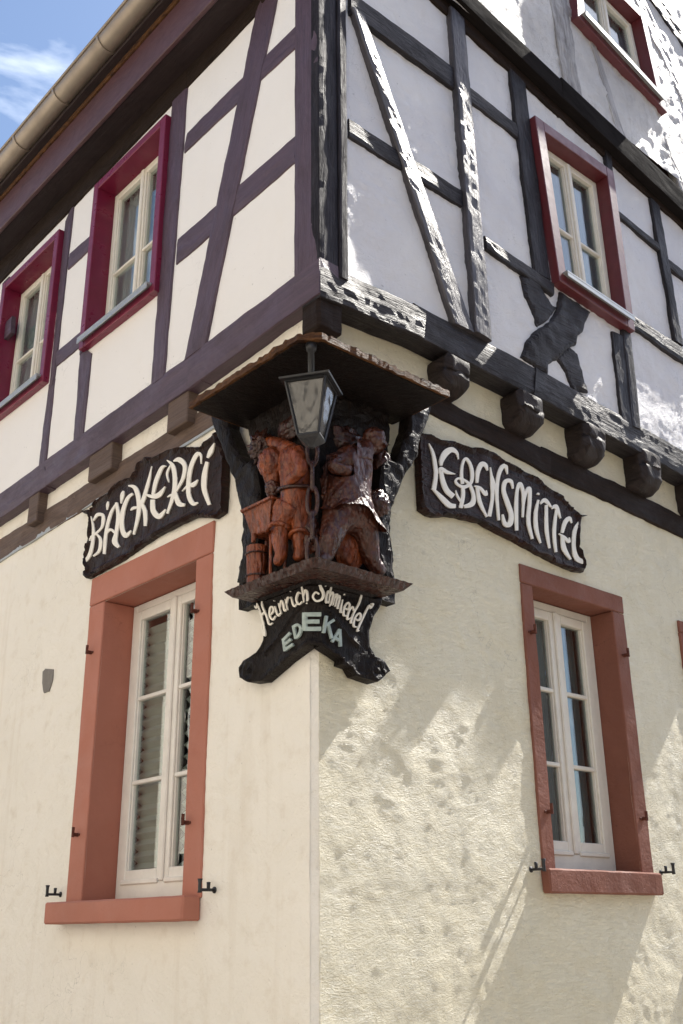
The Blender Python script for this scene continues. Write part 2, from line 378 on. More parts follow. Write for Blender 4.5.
def skin_body(name, joints, edges, m, parent, sub=2, label=None):
    base = Vector((0, 0, 0)); p = parent
    while p is not None: base += p.location; p = p.parent
    names = list(joints); me = bpy.data.meshes.new(name)
    me.from_pydata([Vector(joints[n][0])-base for n in names], [(names.index(a), names.index(b)) for a, b in edges], [])
    o = bpy.data.objects.new(name, me); COL.objects.link(o); o.parent = parent; me.materials.append(m)
    if label: o['label'] = label
    s = o.modifiers.new('skin', 'SKIN'); s.use_smooth_shade = True
    for i, n in enumerate(names):
        r = joints[n][1]*1.32; me.skin_vertices[0].data[i].radius = (r, r) if not isinstance(r, tuple) else r
        me.skin_vertices[0].data[i].use_root = (i == 0)
    ss = o.modifiers.new('sub', 'SUBSURF'); ss.levels = ss.render_levels = sub
    dg = bpy.context.evaluated_depsgraph_get(); ev = o.evaluated_get(dg); nm = bpy.data.meshes.new_from_object(ev)
    o.modifiers.clear(); o.data = nm
    if not nm.materials: nm.materials.append(m)
    for f in nm.polygons: f.use_smooth = True
    for v in nm.vertices:      # knife-cut unevenness
        v.co += v.normal*.0035*noise.noise(v.co*38)
    return o

# ------------------------------------------------------------------ the faces of the house
GL, GR = Side('L', 0), Side('R', 0)
UL, UR = Side('L', .08), Side('R', .135)
TR = Side('R', .2)
IL, IR, IT = Side('L', .066), Side('R', .114), Side('R', .186)

house = thing('half_timbered_house', 'cream plastered corner house with dark half timbered upper floors and red framed windows', 'house', (0, 0, 0))

# ground floor walls
WL = (.905, 1.822, 1.745, 3.342); WR = (1.520, 2.250, 1.862, 3.293)
WR3 = (3.05, 3.78, 1.862, 3.29)
bev = .028
wallgrid('ground_floor_wall', GL, bev-.004, 9, 0, 4.6, [WL], .03, .006, M['plaster_gl'], house, fz=.0025, far=4)
wallgrid('ground_floor_wall', GR, bev-.002, 8.4, 0, 4.6, [WR, WR3], .018, .0065, M['plaster_gr'], house, fz=.0034, far=3.7)
bm = bmesh.new()
for i in range(115):
    z0, z1 = i*.04, (i+1)*.04
    def cw(z, k): 
        w = abs(.010*noise.noise(Vector((0, k*9, z*5)))+.005*noise.noise(Vector((0, k*9, z*23))))
        return Vector((0-.001, bev+w, z)) if k == 0 else Vector((bev+w, -.001, z))
    bm.faces.new([bm.verts.new(cw(z0, 0)), bm.verts.new(cw(z0, 1)), bm.verts.new(cw(z1, 1)), bm.verts.new(cw(z1, 0))])
bmesh.ops.remove_doubles(bm, verts=bm.verts[:], dist=1e-5)
link(bm, 'corner_bead', M['plaster_gl'], house)
# upper floors
W2 = (1.32, 2.235, 5.115, 6.44); W1 = (2.73, 3.67, 5.10, 6.36)
WU = [(1.727, 6.497), (2.607, 6.524), (2.612, 5.222), (1.815, 5.262)]
WTq = [(2.36, 8.50), (3.30, 8.45), (3.413, 7.493), (2.29, 7.70)]
wallgrid('upper_floor_wall', IL, 0, 9, 4.40, 7.0, [(W2[0]+.03, W2[1]-.03, W2[2]+.03, W2[3]-.03), (W1[0]+.03, W1[1]-.03, W1[2]+.03, W1[3]-.03)], .05, .004, M['infill_l'], house)
wallgrid('upper_floor_wall', IR, 0, 8.4, 4.46, 7.0, [(1.84, 2.57, 5.28, 6.46)], .022, .010, M['infill_r'], house, fz=.010, far=4.5)
rise = lambda x: 7.05+min(x+.2, 8.6-x)*1.1
wallgrid('gable_wall', IT, -.1, 8.5, 6.95, 12.2, [(2.40, 3.30, 7.72, 8.44)], .03, .012, M['infill_t'], house, fz=.009, top=rise, far=4.8)
# other sides of the building and its roof
bm = bmesh.new()
def quad(bm, *p): bm.faces.new([bm.verts.new(q) for q in p])
quad(bm, (8.4, 0, 0), (8.4, 9, 0), (8.4, 9, 7), (8.4, 0, 7)); quad(bm, (0, 9, 0), (8.4, 9, 0), (8.4, 9, 7), (0, 9, 7)); quad(bm, (0, 9, 7), (8.4, 9, 7), (4.2, 9, 11.6))
link(bm, 'rear_wall', M['infill_l'], house)
bm = bmesh.new()
for (z) in (4.45, 6.98): quad(bm, (.02, .02, z), (8.3, .02, z), (8.3, 8.9, z), (.02, 8.9, z))
link(bm, 'floor_slab', M['dark'], house)

# ---- jetty beam, plate and joists, left (plum painted)
T = timber
T('jetty_beam', UL, [(-90, 556), (-90, 580), (45, 486), (44.8, 461)], .0, .12, M['timber_l'], house)
T('jetty_beam', UL, [(44.8, 461), (45, 486), (166, 404), (124.4, 402.5)], .001, .12, M['timber_l'], house) if False else None
T('jetty_beam', UL, [(30, 471.5), (30, 496), (200, 380.5), (204.8, 343)], .002, .12, M['timber_l'], house, wob=.004)
T('jetty_beam', UL, [(188, 355.5), (188, 388.5), (319.5, 293), (319.5, 257)], .003, .12, M['timber_l'], house, wob=.003)
T('wall_plate', GL, [(-60, 578), (-60, 598), (84, 511.5), (82, 489)], .016, .05, M['timber_l2'], house)
T('wall_plate', GL, [(70, 496.5), (70, 519), (233, 415), (225, 397)], .018, .05, M['timber_l2'], house)
bm = bmesh.new()
a = [GL.uz(*p) for p in [(-60, 596), (-60, 600.5), (240, 413.5), (240, 410)]]
for (t0, t1) in ((-.01, .014),):
    vs = [bm.verts.new(GL.P(u, z, t)) for t in (t0, t1) for u, z in a]
    for f in ((4, 5, 6, 7), (0, 1, 5, 4), (1, 2, 6, 5), (2, 3, 7, 6), (3, 0, 4, 7)): bm.faces.new([vs[i] for i in f])
link(bm, 'drip_strip', M['zinc'], house)
for (l, r, t, b, tl, tr) in ((26, 38.6, 502, 526, 502, 493), (87, 112, 460, 482, 460, 445), (166, 188, 404, 433, 404, 390)):
    u0, z0 = GL.uz(r, tr); u1, z1 = Side('L', .07).uz(l, b); u0 = Side('L', .07).uz(r, tr)[0]
    bm = bmesh.new(); uvl = bm.loops.layers.uv.new('UVMap')
    box(bm, (u0, z1, -.05), (u1, z1+.26, .068), .006, lambda u, z, t: GL.P(u+.004*noise.noise(Vector((z*30, u*9, 1))), z+.006*noise.noise(Vector((u*20, z*9, 3))), t))
    for f in bm.faces:
        for lp in f.loops: lp[uvl].uv = (lp.vert.co.y*.3, lp.vert.co.z*3)
    link(bm, 'joist_end', M['timber_l2'], house)
# ---- corner dragon block
bm = bmesh.new(); uvl = bm.loops.layers.uv.new('UVMap')
zt = UL.uz(319, 295)[1]; zb = Side('L', .07).uz(319, 326)[1]; yb = Side('L', .07).uz(301, 320)[0]; xb = Side('R', .12).uz(343, 335)[0]
box(bm, (-.072, -.122, zb), (xb, yb, zt+.04), .014)
bmesh.ops.subdivide_edges(bm, edges=bm.edges[:], cuts=4, use_grid_fill=True)
for v in bm.verts: v.co += Vector((noise.noise(v.co*14), noise.noise(v.co*14+Vector((5, 0, 0))), .6*noise.noise(v.co*14+Vector((0, 9, 0)))))*.010
for f in bm.faces:
    for lp in f.loops: lp[uvl].uv = (lp.vert.co.x+lp.vert.co.y, lp.vert.co.z*2)
link(bm, 'dragon_beam_end', M['timber_r2'], house)

# ---- corner post (both faces) and the second post beside it
yp = UL.uz(294, 200)[0]; xp = UR.uz(345.5, 240)[0]; xq = UR.uz(339, 100)[0]
zp = UL.uz(319, 258)[1]
for (side, q, m_, pr) in ((UL, [(-.132, zp-.02), (yp, zp-.02), (yp+.015, 7.0), (-.132, 7.0)], 'timber_l', .001),
                          (UR, [(-.079, zp-.03), (xq-.015, zp-.03), (xq-.01, 7.0), (-.079, 7.0)], 'timber_post', .0),
                          (UR, [(xq-.012, zp-.05), (xp+.01, zp-.05), (xp+.03, 7.0), (xq-.008, 7.0)], 'timber_post', .012)):
    T('corner_post', side, q, pr, .06, M[m_], house, px=False, rough=.003 if side is UL else .0016, wob=.002 if side is UL else .004)
# ---- left framing
P = lambda n, q, pr=.001, m_='timber_l', **k: T(n, UL, q, pr, .04, M[m_], house, **k)
P('post', [(172, 98), (187, 84), (163.5, 376), (150.5, 386)], -.001)
P('post', [(64.5, 222), (73, 204), (53, 384), (48.5, 388)], -.001)
P('post', [(47.5, 385), (54, 378), (44.8, 463), (37.3, 468)], -.001)
P('post', [(94, 187), (100, 181), (84, 350), (78.5, 355)], -.001)
P('post', [(79.5, 345), (90.5, 353), (82, 436), (72, 445)], -.001)
P('post', [(2, 284), (9, 276), (-9, 430), (-16, 440)], -.001)
P('post', [(-40, 330), (-28, 318), (-50, 500), (-60, 510)], -.001)
P('brace', [(264.5, -30), (284, -40), (205, 345), (183.7, 361)], .003)
P('rail', [(186, 132), (183, 153), (298, 43.5), (298, 21)], -.003)
P('rail', [(177, 238.5), (175, 264.3), (294, 162), (294.5, 134.5)], -.003)
P('rail', [(69, 253), (67, 269.5), (92, 246), (94, 231)], -.003)
P('rail', [(56.5, 350), (54.5, 367), (82, 344), (83, 329)], -.003)
P('rail', [(-40, 368), (-42, 384), (10, 332), (11, 315)], -.003)
P('top_plate', [(-90, 356), (-90, 376), (187, 87), (187, 66)], .004, 'timber_r2', rough=.002, wob=.002)
P('top_plate', [(180, 74), (180, 94), (300, -34), (300, -60)], .003, 'timber_r2', rough=.002, wob=.002)
P('top_plate', [(285, -40), (285, -18), (325, -62), (325, -90)], .003, 'timber_r2', rough=.002, wob=.002)

# ---- eaves: soffit, fascia boards, gutter
zs_ = 6.70
def ebox(name, x0, x1, z0, z1, m_, y1=9.3, y0=-.22):
    bm = bmesh.new(); uvl = bm.loops.layers.uv.new('UVMap')
    box(bm, (x0, y0, z0), (x1, y1, z1), .004)
    for f in bm.faces:
        for lp in f.loops: lp[uvl].uv = (lp.vert.co.y, lp.vert.co.x+lp.vert.co.z)
    return link(bm, name, M[m_], house)
ebox('soffit', -.245, -.05, zs_, zs_+.03, 'soffit')
ebox('fascia_board', -.275, -.246, zs_-.012, 7.0, 'fascia')
ebox('fascia_board', -.292, -.273, 6.985, 7.03, 'bark')
ebox('eaves_board', -.345, -.285, 7.02, 7.16, 'soffit')
gx, gzz, gr = -.392, 7.115, .078
bm = bmesh.new(); n = 14
ys = (-.35, 9.5)
def gut(r, a0=math.pi*.98, a1=2*math.pi*1.01): return [(gx+r*math.cos(a0+(a1-a0)*i/n), gzz+r*math.sin(a0+(a1-a0)*i/n)) for i in range(n+1)]
o_, i_ = gut(gr), gut(gr-.006)
V = [[bm.verts.new((x, y, z)) for x, z in o_+i_[::-1]] for y in ys]
k = len(V[0])
for i in range(k): bm.faces.new((V[0][i], V[0][(i+1) % k], V[1][(i+1) % k], V[1][i]))
tube(bm, [(gx-gr-.004, y, gzz+.006) for y in ys], .010, 10)
gt = link(bm, 'gutter', M['bronze'], house, smooth=True)
for y in [GLy for GLy in [-.2+.62*i for i in range(16)]]:
    bm = bmesh.new(); o_, i_ = gut(gr+.008, math.pi*.95), gut(gr+.001, math.pi*.95)
    V = [[bm.verts.new((x, yy, z)) for x, z in o_+i_[::-1]] for yy in (y-.011, y+.011)]; k = len(V[0])
    for i in range(k): bm.faces.new((V[0][i], V[0][(i+1) % k], V[1][(i+1) % k], V[1][i]))
    for r in V: bm.faces.new(r)
    link(bm, 'gutter_bracket', M['bronze'], gt)
bm = bmesh.new()                                     # roof with rows of tiles
for sgn in (-1, 1):
    nrow = 34
    for i in range(nrow):
        d0 = i/nrow; d1 = (i+1.15)/nrow
        xa = -.36+4.56*d0 if sgn < 0 else 8.8-4.6*d0; xb_ = -.36+4.56*d1 if sgn < 0 else 8.8-4.6*d1
        za, zb2 = 7.22+4.95*d0, 7.22+4.95*d1
        for (dz) in (0,):
            y0, y1 = -.235, 9.4
            A = [(xa, y0, za), (xa, y1, za), (xb_, y1, zb2-.02), (xb_, y0, zb2-.02)]
            B = [(x, y, z+.03) for x, y, z in A]
            vs = [bm.verts.new(p) for p in A+B]
            for f in ((0, 1, 2, 3), (4, 5, 6, 7), (0, 1, 5, 4), (3, 0, 4, 7), (1, 2, 6, 5)): bm.faces.new([vs[q] for q in f])
link(bm, 'roof', M['tile'], house)

# ---- right framing (black hewn oak)
Q = lambda n, q, pr=.0, m_='timber_r', sd=UR, bk=.06, **k: T(n, sd, q, pr, bk, M[m_], house, **dict(dict(rough=.0035, wob=.009, rnd=.010), **k))
Q('jetty_beam', [(320, 260), (320, 296), (424, 338), (426, 309)], .004, bk=.13, rough=.005)
Q('jetty_beam', [(415, 302), (413, 333), (545, 401), (548, 374)], .000, bk=.13, rough=.005)
Q('jetty_beam', [(536, 367), (534, 395), (760, 517), (760, 494)], .003, bk=.13, rough=.005)
Q('wall_plate', [(424, 391), (424, 412), (548, 475), (548, 452)], .022, 'timber_r2', GR, rough=.004, wob=.012)
Q('wall_plate', [(540, 447), (538, 471), (760, 575), (760, 556)], .020, 'timber_r2', GR, rough=.004, wob=.012)
for i in range(8):
    x0 = .775+.592*i; w = (.214, .245, .24, .25, .24, .23, .24, .24)[i]; zb = 4.198-.022*i
    bm = bmesh.new(); uvl = bm.loops.layers.uv.new('UVMap')
    box(bm, (x0+.012, -.150, zb), (x0+w-.012, .03, 4.40), .030)
    bmesh.ops.subdivide_edges(bm, edges=bm.edges[:], cuts=6, use_grid_fill=True, smooth=.6)
    for v in bm.verts: v.co += Vector((noise.noise(v.co*11), noise.noise(v.co*13+Vector((5, 0, 0))), noise.noise(v.co*11+Vector((0, 9, 0)))))*.014 + Vector((0, 0, .05*max(0, (-v.co.y-.06)/.11) if v.co.z < 4.27 else 0))
    for f in bm.faces:
        for lp in f.loops: lp[uvl].uv = (lp.vert.co.y*2+i, (lp.vert.co.z+lp.vert.co.x)*1.0)
    link(bm, 'joist_end', M['timber_j'], house, smooth=True)
Q('rail', [(350, -8), (350, 14), (455, 90), (453, 68)], .010)
Q('rail', [(466, 84), (467, 99), (520, 139), (516, 124)], .006)
Q('rail', [(349, 118.5), (349, 137), (462, 207), (462, 191)], .006)
Q('post', [(447.5, 8), (461.5, 22), (489, 343), (473, 333)], .030, 'timber_gloss', rough=.004)
Q('brace', [(349.5, 8), (363, 18), (472.5, 334), (452.5, 324)], .018, 'timber_gloss', rough=.003, wob=.004)
Q('post', [(509, 68), (524.5, 84), (550.5, 281), (534.5, 272)], .008)
Q('rail', [(484, 236), (486, 249), (553, 296), (553, 284)], .010)
Q('post', [(603.5, 148), (611, 156), (640, 430), (631, 426)], .010)
Q('post', [(612, 331), (626, 338), (634, 428), (622, 420)], .006)
Q('rail', [(617, 210), (618, 217), (664, 255), (663, 247)], .006, wob=.004)
Q('rail', [(631, 314), (631, 327.5), (760, 416), (760, 400)], .012)
Q('post', [(650, 198), (659, 207), (683, 346), (675, 341)], .010)
Q('rail', [(668, 259), (668, 267), (760, 340), (760, 330)], .006)
Q('post', [(720, 250), (730, 260), (752, 390), (742, 385)], .010)
z9 = lambda pts: Z(510, 190, 3.948, pts)
plate('curved_brace', UR, z9([(44, 335), (100, 345), (135, 395), (165, 448), (190, 462), (150, 515), (112, 540), (92, 480), (62, 420)]), .004, .05, M['timber_r'], house, .03, lambda s, z, d: .008*nzv(s, z, 12)+min(0, d-.012), .006)
plate('curved_brace', UR, z9([(200, 400), (320, 480), (300, 520), (288, 560), (265, 575), (262, 612), (240, 618), (190, 668), (150, 690), (150, 730), (45, 660), (62, 600), (100, 555), (160, 520), (190, 470)]), .010, .06, M['timber_r'], house, .025, lambda s, z, d: .012*nzv(s, z, 12)+min(0, d-.014), .007)
plate('curved_brace', UR, z9([(180, 655), (235, 612), (268, 645), (312, 800), (250, 790), (225, 720)]), .003, .05, M['timber_r'], house, .03, lambda s, z, d: .008*nzv(s, z, 12)+min(0, d-.012), .006)
Q('top_plate', [(428, -30), (428, -4), (560, 117), (560, 80)], .004, 'timber_r2', rough=.003, wob=.005, bk=.03)
Q('top_plate', [(552, 75), (552, 109), (760, 296), (760, 270)], .006, 'timber_r2', rough=.003, wob=.005, bk=.03)
Q('jetty_beam', [(440, -34), (428, -30), (570, 107), (570, 90)], .010, 'tar', TR, rough=.001, wob=.002, bk=.12, rnd=.004)
Q('jetty_beam', [(560, 78), (562, 99), (760, 285), (760, 265)], .012, 'tar', TR, rough=.001, wob=.002, bk=.12, rnd=.004)
# gable floor framing, limewashed over
G_ = lambda n, q, pr=.004, m_='timber_t', **k: Q(n, q, pr, m_, TR, **k)
G_('post', [(546, -25), (564, -20), (583, 106), (566, 92)], .004, rough=.012)
G_('post', [(588, 30), (594, 36), (632, 154), (622, 146)], -.004, wob=.004)
G_('post', [(650, 98), (657, 110), (700, 222), (690, 213)], -.004, wob=.006)
G_('rail', [(636, -22), (644, -28), (700, 56), (694, 62)], .004, 'timber_r')
G_('brace', [(632, -8), (640, -12), (702, 120), (694, 126)], -.002, 'timber_t', wob=.006)
G_('rail', [(575, 12), (575, 20), (548, -8), (548, -14)], .0, 'timber_t')

# ------------------------------------------------------------------ windows
def bil(c):                      # corners TL(=u small side first): [(u0,z1),(u1,z1),(u1,z0),(u0,z0)]
    W = ((c[1][0]-c[0][0])+(c[2][0]-c[3][0]))/2; H = ((c[0][1]-c[3][1])+(c[1][1]-c[2][1]))/2
    def f(a, b):
        s, t = a/W, b/H
        return ((c[3][0]*(1-s)+c[2][0]*s)*(1-t)+(c[0][0]*(1-s)+c[1][0]*s)*t, (c[3][1]*(1-s)+c[2][1]*s)*(1-t)+(c[0][1]*(1-s)+c[1][1]*s)*t)
    return f, W, H
def rect(u0, u1, z0, z1): return [(u0, z1), (u1, z1), (u1, z0), (u0, z0)]
def mbox(bm, side, f, a0, a1, b0, b1, t0, t1, e=.004):
    def mp(a, b, t): u, z = f(a, b); return side.P(u, z, t)
    box(bm, (a0, b0, t0), (a1, b1, t1), e, mp)
def sashes(w, side, f, a0, a1, b0, b1, t, rows, m_, fw=.045, sw=.05, bar=.022, curtain='curtain', bottom=.05, cross=None):
    """fixed frame, two casements with glazing bars and panes, all at depth t (negative: inside)"""
    bm = bmesh.new()
    mbox(bm, side, f, a0, a0+fw, b0, b1, t-.05, t); mbox(bm, side, f, a1-fw, a1, b0, b1, t-.05, t)
    mbox(bm, side, f, a0+fw, a1-fw, b1-fw, b1, t-.05, t-.001); mbox(bm, side, f, a0+fw, a1-fw, b0, b0+bottom, t-.05, t+.012)
    fr = link(bm, 'frame', M[m_], w)
    mid = (a0+a1)/2; e = .003
    for k, (c0, c1) in enumerate(((a0+fw+e, mid-e), (mid+e, a1-fw-e))):
        d0, d1 = b0+bottom+e, b1-fw-e; bm = bmesh.new()
        mbox(bm, side, f, c0, c0+sw, d0, d1, t-.042, t+.008); mbox(bm, side, f, c1-sw, c1, d0, d1, t-.042, t+.008)
        mbox(bm, side, f, c0+sw, c1-sw, d1-sw, d1, t-.042, t+.007); mbox(bm, side, f, c0+sw, c1-sw, d0, d0+sw*1.15, t-.042, t+.007)
        mbox(bm, side, f, c0+sw*.5, c1-sw*.5, d0-.012, d0+.012, t-.03, t+.022, .005)
        for q in range(1, rows):
            h = d0+sw+(d1-sw-d0-sw)*(q/rows if not cross else cross)
            mbox(bm, side, f, c0+sw, c1-sw, h-bar/2, h+bar/2, t-.030, t+.002)
        for (x0, x1) in ((c0+sw, c0+sw+.010), (c1-sw-.010, c1-sw)): mbox(bm, side, f, x0, x1, d0+sw, d1-sw, t-.03, t-.004, .002)
        link(bm, 'sash', M[m_], w)
        bm = bmesh.new(); mbox(bm, side, f, c0+sw*.8, c1-sw*.8, d0+sw*.8, d1-sw*.8, t-.024, t-.020, 0); link(bm, 'pane', M['glass'], w)
    bm = bmesh.new(); mbox(bm, side, f, mid-.018, mid+.018, b0+bottom, b1-fw, t+.004, t+.020, .006); link(bm, 'meeting_rail', M[m_], w)
    if curtain:
        bm = bmesh.new(); K = 80; prev = None
        for i in range(K+1):
            a = a0+fw+(a1-a0-2*fw)*i/K; tt = t-.075+.012*math.sin(i*1.15+math.sin(i*.3)*2)
            u0_, z0_ = f(a, b0+.03); u1_, z1_ = f(a, b1-.03)
            row = [bm.verts.new(side.P(u0_, z0_, tt)), bm.verts.new(side.P(u1_, z1_, tt))]
            if prev: bm.faces.new((prev[0], row[0], row[1], prev[1]))
            prev = row
        link(bm, 'curtain', M[curtain], w, smooth=True)
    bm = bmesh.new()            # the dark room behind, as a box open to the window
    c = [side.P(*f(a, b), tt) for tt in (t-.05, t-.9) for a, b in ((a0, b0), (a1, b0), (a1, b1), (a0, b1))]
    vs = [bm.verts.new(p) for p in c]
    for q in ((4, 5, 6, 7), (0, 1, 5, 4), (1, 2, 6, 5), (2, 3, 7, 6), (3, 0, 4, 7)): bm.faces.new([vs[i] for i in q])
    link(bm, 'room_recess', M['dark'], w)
def part_window(label):
    w = bpy.data.objects.new('window', None); COL.objects.link(w); w.parent = house; w['label'] = label; w.empty_display_size = .1; return w

def upper_window(side, corners, label, m_case, m_sash, proud, reveal, bw, rows, cross, curtain, isL):
    w = part_window(label); f, W, H = bil(corners)
    bm = bmesh.new(); d = reveal
    mbox(bm, side, f, 0, bw, 0, H, -d-.06, proud); mbox(bm, side, f, W-bw, W, 0, H, -d-.06, proud)
    mbox(bm, side, f, bw, W-bw, H-bw, H, -d-.06, proud-.001); mbox(bm, side, f, bw, W-bw, 0, bw*.85, -d-.06, proud-.001)
    # bevelled back edge of the casing
    link(bm, 'casing', M[m_case], w)
    sashes(w, side, f, bw+.002, W-bw-.002, bw*.85, H-bw-.002, -d, rows, m_sash, .026, .034, .020, curtain, .035, cross)
    bm = bmesh.new()
    mbox(bm, side, f, bw*.55, W-bw*.55, bw*.80, bw*.80+.016, -d+.01, proud+.035, .003)
    mbox(bm, side, f, bw*.55, W-bw*.55, bw*.80-.028, bw*.80-.001, proud+.028, proud+.0345, .001)
    link(bm, 'sill', M['zinc'], w)
    return w
upper_window(UL, rect(W2[0], W2[1], W2[2], W2[3]), 'red cased casement window nearer the corner on the left upper wall', 'burgundy', 'cream_paint', .035, .10, .062, 2, .42, 'curtain_w', True)
upper_window(UL, rect(W1[0], W1[1], W1[2], W1[3]), 'red cased casement window at the left edge of the upper wall', 'burgundy', 'cream_paint', .035, .10, .062, 2, .42, 'curtain_w', True)
upper_window(UR, WU, 'dark red cased window above the curved brace on the right wall', 'burgundy_r', 'cream_paint', .05, .045, .085, 2, .42, 'curtain', False)
upper_window(TR, WTq, 'dark red cased window in the weathered gable', 'burgundy_r', 'cream_paint', .05, .045, .085, 2, .42, 'curtain', False)

def ground_window(side, hole, out, sill, reveal, label, m_stone, m_sash, mode):
    w = part_window(label); u0, u1, z0, z1 = hole; o0, o1, oz = out
    f = lambda a, b: (a, b)
    bm = bmesh.new(); pr = .012
    def st(a0, a1, b0, b1, t1, e=.005): 
        mbox(bm, side, lambda a, b: (a+.003*nzv(a, b, 9, 1), b+.003*nzv(a, b, 9, 4)), a0, a1, b0, b1, -reveal-.06, t1, e)
    st(o0, u0, z0-.01, z1-.002, pr); st(u1, o1, z0-.01, z1-.002, pr); st(o0-.001, o1+.001, z1, oz, pr+.002)
    bmesh.ops.subdivide_edges(bm, edges=[e for e in bm.edges if e.calc_length() > .3], cuts=9)
    for v in bm.verts: v.co += Vector((nzv(v.co.y+v.co.x, v.co.z, 6, 2), nzv(v.co.y+v.co.x, v.co.z, 6, 7), 0))*.003
    link(bm, 'stone_surround', M[m_stone], w)
    bm = bmesh.new(); s0, s1, sz0, sz1, sp = sill
    mbox(bm, side, f, s0, s1, sz0, sz1, .0, sp, .008); mbox(bm, side, f, u0+.001, u1-.001, sz0+.01, sz1, -reveal-.03, .004, .003)
    bmesh.ops.subdivide_edges(bm, edges=[e for e in bm.edges if e.calc_length() > .3], cuts=14)
    for v in bm.verts: v.co += Vector((nzv(v.co.y+v.co.x, v.co.z, 14, 2), nzv(v.co.y+v.co.x, v.co.z, 14, 7), .7*nzv(v.co.y+v.co.x, v.co.z, 11, 5)))*.004
    link(bm, 'stone_sill', M[m_stone], w)
    sashes(w, side, f, u0+.004, u1-.004, sz1+.001, z1-.004, -reveal, 3, m_sash, .045, .052, .022, None, .085)
    mid = (u0+u1)/2
    if mode == 'blind':
        for (a0, a1) in ((mid+.030, u1-.062), (u0+.075, mid-.05)):
            bm = bmesh.new(); prev = None; K = 46
            for i in range(K+1):
                z = sz1+.10+(z1-.14-sz1-.10)*i/K; ph = (i % 2); tt = -reveal-.052-(.030 if ph else 0)
                dx = .012 if ph else 0
                row = [bm.verts.new(side.P(a0+dx, z, tt)), bm.verts.new(side.P(a1-dx, z, tt))]
                if prev: bm.faces.new((prev[0], row[0], row[1], prev[1]))
                prev = row
            link(bm, 'pleated_blind', M['blind'], w)
    else:
        for (a0, a1) in ((u0+.05, u0+.15), (u1-.17, u1-.05), (mid-.06, mid+.02)):
            bm = bmesh.new(); prev = None
            for i in range(25):
                a = a0+(a1-a0)*i/24; tt = -reveal-.12+.014*math.sin(i*1.1)
                row = [bm.verts.new(side.P(a, sz1+.06, tt)), bm.verts.new(side.P(a, z1-.05, tt))]
                if prev: bm.faces.new((prev[0], row[0], row[1], prev[1]))
                prev = row
            link(bm, 'curtain', M['curtain'], w, smooth=True)
    return w
wl = ground_window(GL, WL, (.762, 1.985, 3.512), (.764, 2.04, 1.640, 1.745, .10), .18, 'tall window in a salmon red stone surround under the left sign', 'sand_l', 'white_paint', 'blind')
wr = ground_window(GR, WR, (1.425, 2.365, 3.398), (1.412, 2.375, 1.748, 1.860, .055), .14, 'tall window in a dark red stone surround on the right wall', 'sand_r', 'cream_paint', 'curtain')
wr3 = ground_window(GR, WR3, (2.962, 3.87, 3.365), (2.95, 3.94, 1.748, 1.860, .055), .14, 'window surround just cut by the right edge of the photo', 'sand_r', 'cream_paint', 'curtain')
# hinge pins on the surrounds
def hinge(w, side, px, py, sgn):
    u, z = side.uz(px, py); bm = bmesh.new()
    box(bm, (u-.008, z-.009, .0), (u+.008, z+.009, .045), .003, lambda a, b, t: side.P(a, b, t))
    tube(bm, [side.P(u, z-.012, .042), side.P(u, z+.038, .042)], .008, 8)
    box(bm, (u-.022, z-.006, .008), (u+.022, z+.006, .018), .002, lambda a, b, t: side.P(a, b, t))
    link(bm, 'hinge_pin', M['rust'], w)
for p in ((93.5, 653), (199, 612), (80, 835), (190.5, 823)): hinge(wl, GL, *p, 1)
for p in ((529, 633), (622, 656), (545, 812), (640, 819)): hinge(wr, GR, *p, 1)
def catch(side, px, py):
    u, z = side.uz(px, py); bm = bmesh.new()
    tube(bm, [side.P(u, z, -.02), side.P(u, z, .085)], .0065, 8)
    tube(bm, [side.P(u, z-.012, .080), side.P(u, z+.0, .080), side.P(u, z+.03, .080), side.P(u, z+.045, .080)], [.010, .008, .008, .012], 8)
    tube(bm, [side.P(u, z, .035), side.P(u, z+.032, .035)], [.007, .009], 8)
    tube(bm, [side.P(u, z, .001), side.P(u, z, .006)], .014, 10)
    link(bm, 'shutter_catch', M['iron'], house, smooth=True)
for s_, x_, y_ in ((GL, 61, 894.5), (GL, 215, 890), (GR, 530.5, 869.5), (GR, 660.5, 872.5)): catch(s_, x_, y_)
# small stone set in the plaster
plate('embedded_stone', GL, Z(30, 510, 2.38, [(33, 385), (40, 378), (58, 380), (57, 405), (48, 432), (36, 436), (32, 412)]), .009, .03, M['stone'], house, .03, lambda s, z, d: .003*nzv(s, z, 30), .002)

# ------------------------------------------------------------------ the two painted signs
def sign(name, label, side, outline, letters, rimf, uvs=True):
    u, z = side.uz(*outline[0][:2]); t = thing(name, label, 'sign', side.P(u, z, 0))
    pts = [Vector(side.uz(*p[:2])) for p in outline]
    bd = plate('board', side, outline, 0, .030, M['board'], t, .022, rimf, .004, uvrot=True)
    bm = bmesh.new()
    for st in letters: ribbon(bm, side, st, .0035, .008)
    link(bm, 'lettering', M['lettering'], t)
    return t
def rim(s, z, d):
    return (.022*max(0, 1-abs(d-.012)/.016) if d < .03 else 0) - (.004 if d < .004 else 0) + .0018*math.sin(s*260)+.003*nzv(s, z, 20)-.004
a = 75, 440, 7.318; b = 150, 430, 8.035
za_ = lambda *p: Z(*a, p); zb_ = lambda *p: Z(*b, p)
out = za_((36, 520), (70, 512), (110, 508), (150, 440), (200, 410), (250, 385), (280, 335), (330, 295), (420, 268), (445, 210), (470, 155), (520, 122), (560, 128)) + \
      zb_((30, 222), (60, 205), (140, 155), (260, 132), (400, 135), (450, 85), (505, 35), (528, 8), (555, 90), (606, 215), (600, 400), (588, 655), (515, 706), (430, 698), (350, 696), (230, 748), (100, 818), (10, 868)) + \
      za_((330, 880), (230, 930), (135, 985), (80, 1012), (58, 990), (75, 945), (62, 885), (75, 800), (98, 700), (105, 620), (98, 550))
